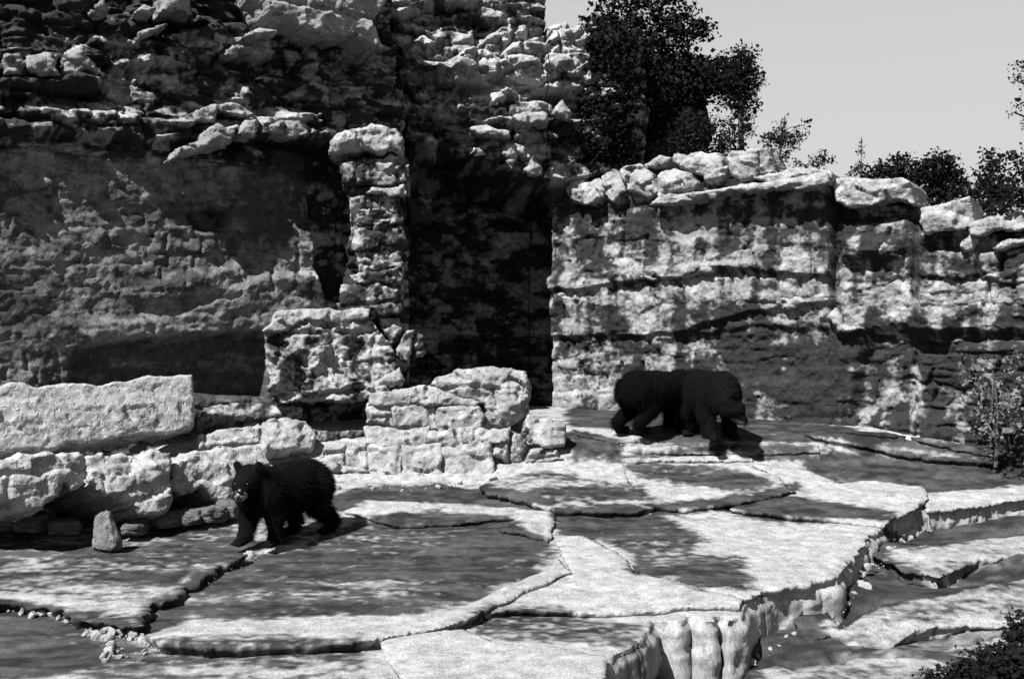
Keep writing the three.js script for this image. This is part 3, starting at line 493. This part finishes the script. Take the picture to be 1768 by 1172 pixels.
rockThing('rock_ledge', 'low ledge of broken pale stones in front of the big boulder', 'rock ledge', new Frame(540, 15.1, 980, 15.2, 0.35), [
  [[[628, 736], [742, 738], [742, 768], [690, 774], [630, 766]], 0.0, 0.8, { cover: 0.1 }],
  [[[736, 764], [738, 740], [800, 738], [806, 768], [770, 770]], 0.04, 0.8, { cover: 0.1 }],
  [[[798, 764], [800, 738], [880, 736], [884, 762], [840, 766]], 0.06, 0.8, { cover: 0.1 }],
  [[[552, 800], [556, 766], [598, 764], [598, 808]], 0, 0.5, { cover: 0.3 }],
  [[[594, 806], [596, 764], [634, 764], [636, 812]], 0.04, 0.5, { cover: 0.1 }],
  [[[632, 816], [632, 768], [692, 766], [697, 826], [650, 826]], 0.06, 0.7, { cover: 0.12 }],
  [[[694, 836], [692, 768], [762, 766], [766, 836]], 0.06, 0.7, { cover: 0.12 }],
  [[[764, 834], [760, 768], [800, 758], [848, 756], [850, 790], [864, 830]], 0.08, 0.8, { cover: 0.06, pale: 0.26 }],
  [[[540, 798], [600, 802], [640, 812], [640, 818], [580, 814]], 0.08, 0.4, { cover: 0.1 }],
  [[[558, 816], [580, 818], [578, 838], [560, 836]], 0.04, 0.4, { cover: 0.1 }]]);
rockThing('boulder', 'cracked grey boulder at the right end of the low ledge beside the steps', 'boulder', new Frame(840, 15.3, 990, 15.4, 0.3), [
  [[[852, 786], [856, 756], [880, 742], [908, 748], [914, 772], [900, 800], [870, 796]], 0.04, 0.7, { cover: 0.35, amp: 0.08 }],
  [[[910, 740], [914, 718], [940, 722], [976, 734], [974, 764], [940, 772], [918, 764]], 0, 0.8, { cover: 0.18, amp: 0.06 }],
  [[[906, 800], [914, 774], [960, 772], [972, 790], [940, 800]], 0.02, 0.6, { cover: 0.3 }]]);
// rubble at the foot of the row
{
  let n = 0; const names = ['shaded stone of the shaded rubble under the leftmost row block', 'low shaded stone left of the pale pointed stone', 'shaded stone just right of the pale pointed stone, against the row', 'flat shaded stone in the rubble between the pointed stone and the bear', 'wide shaded stone beneath the cleft between the row blocks', 'shaded stone in front of the row block beside the bear', 'upright shaded stone tucked behind the near bear', 'shaded rubble stone at the left edge of the picture', 'smallest dark stone at the right foot of the pale pointed stone'];
  const R = rng(5), lab = ['small grey stone of the shaded rubble at the foot of the block row', 'pale pointed stone standing in the shaded rubble left of the near bear'];
  const spots = [[186, 946, 0.16, 0.27, 1], [60, 915, 0.25, 0.14], [112, 922, 0.2, 0.12], [250, 906, 0.2, 0.11], [285, 907, 0.24, 0.11], [330, 903, 0.22, 0.12], [370, 900, 0.2, 0.13], [395, 893, 0.18, 0.14], [20, 910, 0.3, 0.16], [232, 922, 0.16, 0.09]];
  for (const [px, py, w, h, k] of spots) {
    const p = onGround(px, py, 0.06), g = new THREE.IcosahedronGeometry(1, 9), q = g.attributes.position, cc = [];
    const s = R() * 100;
    for (let i = 0; i < q.count; i++) { let x = q.getX(i), y = q.getY(i), z = q.getZ(i); const m = Math.max(Math.abs(x), Math.abs(y), Math.abs(z)), b = mix(1, 1 / m * 0.85, 0.5), n = 1 + 0.3 * fbm(x * 1.5 + s, y * 1.5, z * 1.5, 4); if (k) { const t = (y + 1) / 2; x *= mix(1.3, 0.5, t); z *= mix(1.2, 0.5, t); x -= 0.35 * t; } q.setXYZ(i, x * b * n * w, (y * b * n * 0.9 + 0.7) * h, z * b * n * w * 0.8); const c = (k ? 0.16 : 0.1) * (1 + 0.4 * fbm(x * 4 + s, y * 4, z * 4, 3)); cc.push(c, c, c); }
    g.setAttribute('color', new THREE.Float32BufferAttribute(cc, 3));
    const gm = mergeVertices(g); gm.computeVertexNormals(); const m = mesh('loose_stone', gm, rockMat); m.position.copy(p); m.rotation.y = k ? 0 : R() * 6; tag(m, k ? lab[1] : names[n++], 'stone', 'shaded rubble stones');
  }
}

// crumbled rock along the broken slab edges
{
  const R = rng(77), geo = new THREE.IcosahedronGeometry(1, 1), q = geo.attributes.position; for (let i = 0; i < q.count; i++) { const n = 1 + 0.35 * noise(q.getX(i) * 1.7, q.getY(i) * 1.7, q.getZ(i) * 1.7); q.setXYZ(i, q.getX(i) * n, q.getY(i) * n * 0.7, q.getZ(i) * n); } geo.computeVertexNormals();
  const lines = [[[0, 1045], [100, 1066], [180, 1085], [250, 1105], [300, 1125], 0, 130], [[160, 1090], [200, 1110], [190, 1140], [240, 1130], 0, 60], [[1290, 1062], [1350, 1035], [1450, 1012], [1510, 950], [1570, 900], -1, 90], [[1130, 1150], [1200, 1130], [1290, 1090], -1, 60], [[250, 1050], [340, 1005], [440, 960], 0, 70], [[540, 838], [700, 842], [860, 832], 0, 50]];
  const all = []; for (const l of lines) { const n = l[l.length - 1], lo = l[l.length - 2], p = l.slice(0, -2); for (let i = 0; i < n; i++) { const t = R() * (p.length - 1), k = Math.floor(t), f = t - k, v = onGround(mix(p[k][0], p[k + 1][0], f) + (R() - 0.5) * 26, mix(p[k][1], p[k + 1][1], f) + (R() - 0.5) * 14, 0); if (lo) v.y -= depth(-v.z) - 0.02; all.push([v, 0.008 + 0.045 * R() ** 3]); } }
  const m = new THREE.InstancedMesh(geo, new THREE.MeshStandardMaterial({ color: new THREE.Color().setRGB(0.22, 0.22, 0.22), roughness: 0.95, bumpMap: reliefMap, bumpScale: 0.01 }), all.length), M = new THREE.Matrix4();
  all.forEach(([v, r], i) => { M.compose(v.setY(v.y + r * 0.3), new THREE.Quaternion().setFromEuler(new THREE.Euler(R() * 3, R() * 6, R() * 3)), V(r * (0.8 + 0.8 * R()), r, r * (0.8 + 0.6 * R()))); m.setMatrixAt(i, M); });
  m.name = 'gravel'; m.castShadow = m.receiveShadow = true; scene.add(m); tag(m, 'small crumbs of broken rock strewn along the slab edges', 'gravel', null, 'stuff');
}
// ------------------------------------------------------------------ plants
function leafGeo(blobs, per, size, seed, up = 0.2) {   // blobs: {p, r: Vector3}; leaves sit in sprays spread through each blob, denser toward its skin
  const R = rng(seed), pp = [], idx = [], g = () => (R() + R() + R() - 1.5) * 1.15;
  for (const b of blobs) {
    const n = Math.max(3, Math.round(per * b.r.x * b.r.y * (b.k ?? 1)));
    for (let s = 0; s < n; s++) {
      let d; do d = V(R() * 2 - 1, R() * 2 - 1, R() * 2 - 1); while (d.lengthSq() > 1 || d.lengthSq() < 0.02);
      const l = d.length(); d.multiplyScalar(Math.pow(l, 0.45) / l * (0.82 + 0.35 * noise(d.x * 3 + seed, d.y * 3, d.z * 3)));
      const c = V(b.p.x + d.x * b.r.x, b.p.y + d.y * b.r.y, b.p.z + d.z * b.r.z);
      const sp = size * (0.8 + 1.9 * R()), kk = 5 + Math.floor(R() * 9);
      for (let k = 0; k < kk; k++) {
        const q = c.clone().add(V(g(), g() * 0.7, g()).multiplyScalar(sp)), a = V(g(), g() + up, g()).normalize(), e = V(g(), g(), g()).cross(a).normalize(), L = size * (0.45 + 1.3 * R() * R() + 0.2 * R()), w = L * (0.28 + 0.2 * R()), i = pp.length / 3;
        const n2 = a.clone().cross(e).multiplyScalar(L * 0.12);
        for (const v of [q.clone().addScaledVector(a, -L / 2), q.clone().addScaledVector(e, w).add(n2), q.clone().addScaledVector(a, L / 2), q.clone().addScaledVector(e, -w).add(n2)]) pp.push(v.x, v.y, v.z);
        idx.push(i, i + 1, i + 2, i, i + 2, i + 3);
      }
    }
  }
  return geom(pp, null, null, idx);
}
function limb(points, r0, r1, seg = 8) {
  const c = new THREE.CatmullRomCurve3(points), n = points.length * 6, fr = c.computeFrenetFrames(n, false), pp = [], uv = [], idx = [];
  for (let i = 0; i <= n; i++) { const p = c.getPointAt(i / n), r = mix(r0, r1, Math.pow(i / n, 0.8)); for (let k = 0; k <= seg; k++) { const a = k / seg * Math.PI * 2, rr = r * (1 + 0.15 * noise(p.x * 5 + Math.cos(a), p.y * 5, Math.sin(a) * 2)), q = p.clone().addScaledVector(fr.normals[i], Math.cos(a) * rr).addScaledVector(fr.binormals[i], Math.sin(a) * rr); pp.push(q.x, q.y, q.z); uv.push(k / seg * r * 6, i / n * 3); } }
  for (let i = 0; i < n; i++) for (let k = 0; k < seg; k++) { const a = i * (seg + 1) + k; idx.push(a, a + 1, a + seg + 2, a, a + seg + 2, a + seg + 1); }
  return geom(pp, uv, null, idx);
}
// a tree: trunk from the ground, one limb into each clump of the crown
function tree(name, label, category, base, trunkTop, r0, blobs, per, size, seed, mat = leafMat, group) {
  const t = thing(name, base, label, category, group), R = rng(seed);
  const mid = base.clone().lerp(trunkTop, 0.5).add(V((R() - 0.5) * 0.12, 0, (R() - 0.5) * 0.12));
  mesh('trunk', off(limb([base.clone().add(V(0, -0.3, 0)), mid, trunkTop], r0, r0 * 0.35), t), barkMat, t);
  blobs.forEach((b, i) => { if (b.nolimb) return; const s = base.clone().lerp(trunkTop, 0.35 + 0.6 * R()); const m = s.clone().lerp(b.p, 0.5).add(V((R() - 0.5) * 0.2, 0.1 * R(), (R() - 0.5) * 0.2)); mesh('limb', off(limb([s, m, b.p], r0 * 0.4, r0 * 0.1, 6), t), barkMat, t); });
  mesh('crown', off(leafGeo(blobs, per, size, seed), t), mat, t);
  return t;
}
const blob = (px, py, rx, ry, d, k = 1, rz = null) => ({ p: at(px, py, d), r: V(rx / F * d, ry / F * d, rz ?? Math.max(rx, ry) / F * d * 0.8), k });
// the hill behind the right cliff that the trees stand on
{
  const pp = [], uv = [], cc = [], idx = [], nx = 90, nz = 70;
  for (let j = 0; j <= nz; j++) for (let i = 0; i <= nx; i++) { const s = i / nx, t = j / nz, x = mix(0.6, 14 + 120 * t, s), d0 = Math.max(15, 20.6 - 0.62 * Math.max(0, x - 0.6)), d = d0 + 140 * t * t, y = (d - d0 < 3.5 ? mix(3.7, 4.5, (d - d0) / 3.5) : 4.5 + (d - d0 - 3.5) * 0.07) + 0.5 * fbm(x * 0.25, d * 0.25, 2, 4) * Math.min(1, (d - d0) / 4); pp.push(x, y, -d); uv.push(x * UV, d * UV); const c = 0.05 + 0.03 * fbm(x * 3, d * 3, 1, 3); cc.push(c, c, c); }
  for (let j = 0; j < nz; j++) for (let i = 0; i < nx; i++) { const a = j * (nx + 1) + i; idx.push(a, a + 1, a + nx + 2, a, a + nx + 2, a + nx + 1); }
  tag(mesh('hill', geom(pp, uv, cc, idx), slabMat), null, null, null, 'structure');
}
tree('tree', 'large dark leafy tree rising above the cap stones beside the recessed wall', 'tree', at(1075, 330, 19.4), at(1100, 60, 19.4), 0.17, [
  blob(1060, 90, 70, 75, 19.4), blob(1060, 180, 75, 80, 19.4, 1.2), blob(1050, 250, 65, 50, 19.3, 1.3), blob(1110, 110, 66, 50, 19.6, 0.7), blob(1090, 20, 74, 46, 19.5, 0.55), blob(1160, 22, 50, 30, 19.4, 0.45), blob(1190, 50, 38, 22, 19.3, 0.5), blob(1210, 48, 16, 14, 19.3, 0.8), blob(1150, 60, 50, 26, 19.4, 0.6), blob(1165, 112, 46, 22, 19.6, 0.5),
  blob(1205, 130, 60, 28, 19.4, 1), blob(1110, 160, 65, 60, 19.5, 1.2), blob(1180, 150, 50, 20, 19.4, 0.9), blob(1010, 130, 35, 60, 19.2, 0.8), blob(1010, 220, 30, 50, 19.2, 1), blob(1110, -30, 80, 40, 19.5, 0.6), blob(1085, 290, 60, 20, 19.2, 1.2), blob(1055, 140, 62, 120, 19.0, 1.3), blob(1050, 220, 58, 80, 18.9, 1.3), blob(1000, 100, 22, 40, 19.2, 0.6), blob(1125, 200, 34, 60, 19.5, 0.7), blob(1225, 60, 9, 10, 19.3, 1), blob(1180, 80, 30, 22, 19.4, 0.5), blob(1228, 150, 34, 22, 19.4, 1), blob(1190, 170, 40, 26, 19.4, 0.9), blob(1240, 125, 30, 30, 19.3, 1)], 640, 0.085, 3);
tree('tree', 'narrow dark tree with a pointed top right of the large tree', 'tree', at(1283, 290, 19), at(1280, 90, 19), 0.07, [
  blob(1280, 110, 30, 28, 19, 1.2), blob(1275, 150, 38, 30, 19, 1.3), blob(1245, 135, 30, 24, 19, 0.9), blob(1290, 185, 26, 26, 19, 0.8), blob(1300, 165, 18, 16, 19, 0.6), blob(1284, 85, 7, 18, 19, 0.7), blob(1275, 215, 30, 18, 19, 0.5), blob(1268, 180, 34, 16, 19, 0.6), blob(1285, 128, 26, 40, 18.9, 1.2), blob(1258, 165, 20, 24, 19, 1), blob(1308, 135, 14, 20, 19, 0.9), blob(1256, 108, 14, 10, 19, 0.8), blob(1300, 92, 8, 10, 19, 0.8)], 760, 0.055, 9);
tree('bush', 'round black bush under the two trees, just above the cap stones', 'bush', at(1200, 290, 18.9), at(1200, 230, 18.9), 0.05, [blob(1195, 225, 42, 40, 18.9, 1.6), blob(1225, 240, 50, 40, 18.9, 1.5), blob(1268, 262, 34, 26, 18.9, 1.3), blob(1275, 225, 26, 26, 18.9, 0.7), blob(1170, 250, 26, 22, 18.9, 1.2), blob(1262, 248, 24, 16, 18.9, 0.8)], 520, 0.055, 12);
tree('bush', 'loose grey leaved bush filling the gap between the large tree and the round black bush', 'bush', at(1140, 290, 19.7), at(1140, 230, 19.7), 0.03, [blob(1138, 200, 22, 34, 19.7, 0.8), blob(1136, 255, 20, 34, 19.7, 0.9), blob(1160, 180, 24, 14, 19.7, 0.6)], 420, 0.06, 51, paleLeafMat);
tree('sapling', 'small spreading sapling on the cliff edge behind the long cap stone', 'sapling', at(1348, 300, 18), at(1356, 200, 18), 0.03, [
  blob(1352, 235, 36, 22, 18, 1.1), blob(1330, 245, 20, 20, 18, 1), blob(1380, 228, 16, 14, 18, 0.8), blob(1352, 205, 22, 12, 18, 0.4), blob(1345, 275, 26, 22, 18, 1), blob(1390, 215, 12, 7, 18, 0.4), blob(1325, 265, 16, 16, 18, 0.7), blob(1352, 248, 30, 30, 18, 1.2), blob(1372, 236, 24, 14, 18, 1.1)], 420, 0.045, 15);
tree('bush', 'low dark bush at the right end of the long cap stone', 'bush', at(1415, 300, 18), at(1417, 275, 18), 0.03, [blob(1418, 276, 20, 18, 18, 1.4), blob(1390, 286, 26, 9, 18, 1)], 520, 0.05, 18);
tree('sapling', 'thin whip of a sapling standing against the sky left of the far trees', 'sapling', at(1484, 315, 24), at(1488, 236, 24), 0.02, [blob(1487, 262, 4, 24, 24, 1.2, 0.06), blob(1484, 292, 11, 12, 24, 1.4), blob(1476, 300, 18, 8, 24, 1.2)], 520, 0.05, 20);
const far = 'far trees beyond the cliff';
tree('far_tree', 'low rounded far tree, leftmost of the far trees on the skyline', 'tree', at(1540, 350, 32), at(1548, 290, 32), 0.12, [blob(1550, 288, 34, 26, 32, 1.2), blob(1512, 300, 26, 16, 32, 1.2), blob(1570, 310, 30, 22, 32, 1.2)], 330, 0.11, 23, leafMat, far);
tree('far_tree', 'tall round headed far tree behind the two stepped blocks', 'tree', at(1620, 380, 31), at(1618, 290, 31), 0.14, [blob(1620, 290, 34, 34, 31, 1.3), blob(1598, 310, 28, 32, 31, 1.2), blob(1645, 318, 26, 32, 31, 1.2), blob(1612, 345, 46, 28, 31, 1.2)], 330, 0.11, 25, leafMat, far);
tree('far_tree', 'paler loose far tree with a pointed top over the descending blocks', 'tree', at(1712, 390, 30), at(1712, 290, 30), 0.12, [blob(1714, 272, 16, 20, 30, 0.6), blob(1712, 300, 28, 24, 30, 0.7), blob(1700, 335, 36, 30, 30, 1), blob(1735, 330, 30, 34, 30, 1)], 330, 0.11, 27, leafMat, far);
tree('far_tree', 'dark far tree running off the right edge of the picture', 'tree', at(1775, 390, 28), at(1775, 300, 28), 0.14, [blob(1768, 285, 30, 30, 28, 1.2), blob(1790, 320, 44, 46, 28, 1.3), blob(1750, 345, 34, 26, 28, 1.2), blob(1830, 290, 50, 50, 28, 1)], 160, 0.1, 29, leafMat, far);
tree('far_tree', 'black shrub-like far tree right behind the second stepped block', 'tree', at(1690, 400, 24), at(1690, 350, 24), 0.08, [blob(1690, 355, 26, 24, 24, 1.5), blob(1730, 362, 34, 14, 24, 1.5), blob(1660, 340, 20, 18, 24, 1)], 260, 0.08, 31, leafMat, far);
tree('tree', 'tree whose leafy branch tips hang in from the right edge of the sky', 'tree', at(1960, 420, 19), at(1900, 60, 19), 0.16, [blob(1762, 115, 16, 12, 19, 1.2), blob(1752, 137, 9, 8, 19, 1.2), blob(1770, 140, 14, 10, 19, 0.8), blob(1762, 180, 10, 10, 19, 1), blob(1752, 194, 8, 3, 19, 1.2), blob(1776, 215, 12, 16, 19, 0.9), blob(1830, 150, 50, 60, 19, 0.8), blob(1900, 110, 80, 90, 19, 0.8), blob(1840, 220, 40, 40, 19, 0.8)], 420, 0.05, 33);
// creeper and weeds at the right foot of the cliff
tree('bush', 'pale leaved straggling bush at the foot of the cliff by the right edge', 'bush', at(1720, 770, 15.2), at(1715, 640, 15.2), 0.03, [blob(1700, 690, 44, 50, 15.2, 0.7), blob(1745, 650, 40, 60, 15.1, 0.6), blob(1760, 720, 36, 50, 15, 0.7), blob(1680, 640, 26, 36, 15.4, 0.5), blob(1720, 745, 50, 25, 14.9, 0.7)], 190, 0.08, 41, new THREE.MeshStandardMaterial({ color: new THREE.Color().setRGB(0.08, 0.08, 0.08), roughness: 0.7, side: THREE.DoubleSide }));
tree('bush', 'black bush filling the bottom right corner in the foreground', 'bush', onGround(1740, 1230, -0.4), at(1750, 1150, 7.6), 0.03, [blob(1760, 1150, 60, 50, 7.4, 1.6), blob(1690, 1172, 50, 40, 7.3, 1.4), blob(1640, 1185, 50, 30, 7.3, 1.5), blob(1790, 1100, 60, 50, 7.6, 1.5), blob(1730, 1160, 60, 50, 7.2, 1.8), blob(1770, 1180, 70, 60, 7.1, 1.8)], 2600, 0.035, 43);

// ------------------------------------------------------------------ bears
function capsules(list) { return list.map(([a, ra, b, rb, k = 0.05]) => ({ a: V(...a), b: V(...(b ?? a)), ra, rb: rb ?? ra, k })); }
function field(C, x, y, z) {
  let d = 1e3;
  for (const c of C) {
    const ex = c.b.x - c.a.x, ey = c.b.y - c.a.y, ez = c.b.z - c.a.z, wx = x - c.a.x, wy = y - c.a.y, wz = z - c.a.z, l = ex * ex + ey * ey + ez * ez;
    const t = l ? Math.min(1, Math.max(0, (wx * ex + wy * ey + wz * ez) / l)) : 0, e = Math.hypot(wx - ex * t, wy - ey * t, wz - ez * t) - mix(c.ra, c.rb, t);
    const h = Math.max(c.k - Math.abs(d - e), 0) / c.k; d = Math.min(d, e) - h * h * c.k * 0.25;
  }
  return d;
}
function surface(C, lo, size, res, rough) {
  const mc = new MarchingCubes(res, furMat, false, false, 400000); mc.isolation = 0;
  for (let k = 0; k < res; k++) for (let j = 0; j < res; j++) for (let i = 0; i < res; i++) { const x = lo.x + i / res * size, y = lo.y + j / res * size, z = lo.z + k / res * size; let d = field(C, x, y, z); if (Math.abs(d) < 0.05) d += rough * fbm(x * 14, y * 9, z * 14, 2); mc.field[k * res * res + j * res + i] = -d; }
  mc.update();
  const n = mc.count, p = new Float32Array(n * 3); for (let i = 0; i < n; i++) { p[i * 3] = lo.x + (mc.positionArray[i * 3] + 1) / 2 * size; p[i * 3 + 1] = lo.y + (mc.positionArray[i * 3 + 1] + 1) / 2 * size; p[i * 3 + 2] = lo.z + (mc.positionArray[i * 3 + 2] + 1) / 2 * size; }
  const g = new THREE.BufferGeometry(); g.setAttribute('position', new THREE.BufferAttribute(p, 3)); const m = mergeVertices(g, 1e-4); m.computeVertexNormals(); return m;
}
// x forward, y up, z to its left... head: position, yaw and pitch of the muzzle in the body's own axes
function bear(label, p, turn, scale, head, legs, seed, mz_ = muzzleMat) {
  const t = thing('bear', p, label, 'bear'); t.rotation.y = turn; t.scale.setScalar(scale);
  const hd = V(Math.cos(head.yaw) * Math.cos(head.pitch), Math.sin(head.pitch), Math.sin(head.yaw) * Math.cos(head.pitch)), side = V(-Math.sin(head.yaw), 0, Math.cos(head.yaw)), hup = side.clone().cross(hd).normalize().negate(); if (hup.y < 0) hup.negate();
  const hp = V(...head.p), hs = 1.18, H_ = (f, u, s) => hp.clone().addScaledVector(hd, f * hs).addScaledVector(hup, u * hs).addScaledVector(side, s * hs).toArray();
  const L = [
    [[-0.5, 0.66, 0], 0.25, [-0.1, 0.62, 0], 0.275, 0.12], [[-0.1, 0.62, 0], 0.275, [0.4, 0.66, 0], 0.255, 0.12], [[-0.42, 0.74, 0], 0.21, [0.0, 0.7, 0], 0.22, 0.1], [[0.36, 0.74, 0], 0.2, [0.5, 0.7, 0], 0.2, 0.1],
    [[0.45, 0.7, 0], 0.21, H_(-0.1, -0.02, 0), 0.15, 0.12], [[-0.72, 0.62, 0], 0.05, [-0.76, 0.56, 0], 0.035, 0.05],
    [H_(-0.06, 0.02, 0), 0.148, H_(0.05, 0.0, 0), 0.135, 0.06], [H_(0.06, -0.035, 0), 0.1, H_(0.2, -0.06, 0), 0.062, 0.05], [H_(0.0, -0.06, 0.06), 0.095, H_(0.0, -0.06, -0.06), 0.095, 0.05],
    [H_(-0.06, 0.13, 0.1), 0.042, H_(-0.065, 0.165, 0.115), 0.036, 0.03], [H_(-0.06, 0.13, -0.1), 0.042, H_(-0.065, 0.165, -0.115), 0.036, 0.03],
  ];
  legs.front.forEach(([x, z0], i) => { const z = i ? -1 : 1; L.push([[0.4, 0.58, z * 0.15], 0.16, [0.36 + x * 0.3, 0.38, z * 0.19], 0.112, 0.08], [[0.36 + x * 0.3, 0.38, z * 0.19], 0.112, [0.4 + x, 0.12, z * 0.18], 0.082, 0.05], [[0.4 + x, 0.09, z * 0.18], 0.08, [0.5 + x, 0.045, z * 0.18], 0.062, 0.04]); for (let k = -2; k <= 2; k++) L.push([[0.52 + x, 0.035, z * 0.18 + k * 0.028], 0.026, [0.565 + x - Math.abs(k) * 0.008, 0.025, z * 0.18 + k * 0.032], 0.018, 0.012]); });
  legs.hind.forEach(([x], i) => { const z = i ? -1 : 1; L.push([[-0.48, 0.6, z * 0.13], 0.2, [-0.34 + x * 0.5, 0.38, z * 0.18], 0.135, 0.09], [[-0.34 + x * 0.5, 0.38, z * 0.18], 0.13, [-0.56 + x, 0.17, z * 0.18], 0.085, 0.05], [[-0.56 + x, 0.15, z * 0.18], 0.078, [-0.55 + x, 0.055, z * 0.18], 0.055, 0.04], [[-0.55 + x, 0.05, z * 0.18], 0.055, [-0.4 + x, 0.042, z * 0.18], 0.058, 0.04]); for (let k = -2; k <= 2; k++) L.push([[-0.37 + x, 0.035, z * 0.18 + k * 0.028], 0.026, [-0.33 + x - Math.abs(k) * 0.008, 0.025, z * 0.18 + k * 0.032], 0.018, 0.012]); });
  const C = capsules(L), g = surface(C, V(-1.05, -0.03, -1.0), 2.2, 150, 0.02);
  mesh('body', g, furMat, t);
  // fur: short hairs lying back over the body
  const R = rng(seed), q = g.attributes.position, nn = g.attributes.normal, pp = [], idx = [];
  for (let i = 0; i < q.count; i += 1) { if (R() > 0.75) continue; const b = V(q.getX(i), q.getY(i), q.getZ(i)), n = V(nn.getX(i), nn.getY(i), nn.getZ(i)); if (b.y < 0.05 || b.distanceTo(V(...H_(0.15, -0.05, 0))) < 0.12) continue; const dir = V(-0.8, -0.7, 0).addScaledVector(n, 0.75).add(V(R() - 0.5, R() - 0.5, R() - 0.5)).normalize(), l = (b.distanceTo(hp) < 0.2 ? 0.022 : 0.06) * (0.6 + 0.8 * R()), s = n.clone().cross(dir).normalize().multiplyScalar(0.004), e = b.clone().addScaledVector(dir, l), k = pp.length / 3; for (const v of [b.clone().sub(s).addScaledVector(n, -0.004), b.clone().add(s).addScaledVector(n, -0.004), e]) pp.push(v.x, v.y, v.z); idx.push(k, k + 1, k + 2); }
  tag(mesh('fur', geom(pp, null, null, idx), furMat, t), null, null, null, 'stuff');
  // muzzle, nose and eyes
  const mz = surface(capsules([[H_(0.09, -0.04, 0), 0.092, H_(0.2, -0.062, 0), 0.064, 0.03], [H_(0.1, -0.075, 0), 0.065, H_(0.185, -0.09, 0), 0.045, 0.03]]), hp.clone().addScaledVector(hd, 0.14).sub(V(0.18, 0.18, 0.18)), 0.36, 64, 0.003);
  mesh('muzzle', mz, mz_, t);
  const ball = (name, c, r, s, m) => { const o = mesh(name, new THREE.SphereGeometry(r, 16, 12), m, t); o.position.set(...c); o.scale.set(...s); return o; };
  ball('nose', H_(0.253, -0.05, 0), 0.026, [1, 0.8, 1.1], noseMat);
  ball('eye', H_(0.135, 0.035, 0.062), 0.014, [1, 1, 1], noseMat); ball('eye', H_(0.135, 0.035, -0.062), 0.014, [1, 1, 1], noseMat);
  return t;
}
// body forward is +x; turn about y
bear('near black bear walking left below the pale block row, its face turned to the viewer', onGround(488, 932, 0.05), Math.PI + 1.0, 0.94, { p: [0.66, 0.8, -0.06], yaw: -0.45, pitch: -0.25 }, { front: [[0.06], [-0.1]], hind: [[0.16], [-0.14]] }, 71);
bear('black bear at the foot of the right cliff, left one of the two', onGround(1140, 746, 0.06), 0.5, 0.98, { p: [0.7, 0.7, 0], yaw: 0.3, pitch: -0.4 }, { front: [[0.05], [-0.08]], hind: [[0.05], [-0.1]] }, 73, darkMuzzle);
bear('black bear at the foot of the right cliff, right one, head lowered', onGround(1222, 755, 0.06), -1.3, 1.04, { p: [0.74, 0.5, 0], yaw: -1.0, pitch: -0.6 }, { front: [[0.06], [-0.06]], hind: [[0.1], [-0.05]] }, 75, darkMuzzle);

renderer.render(scene, camera);
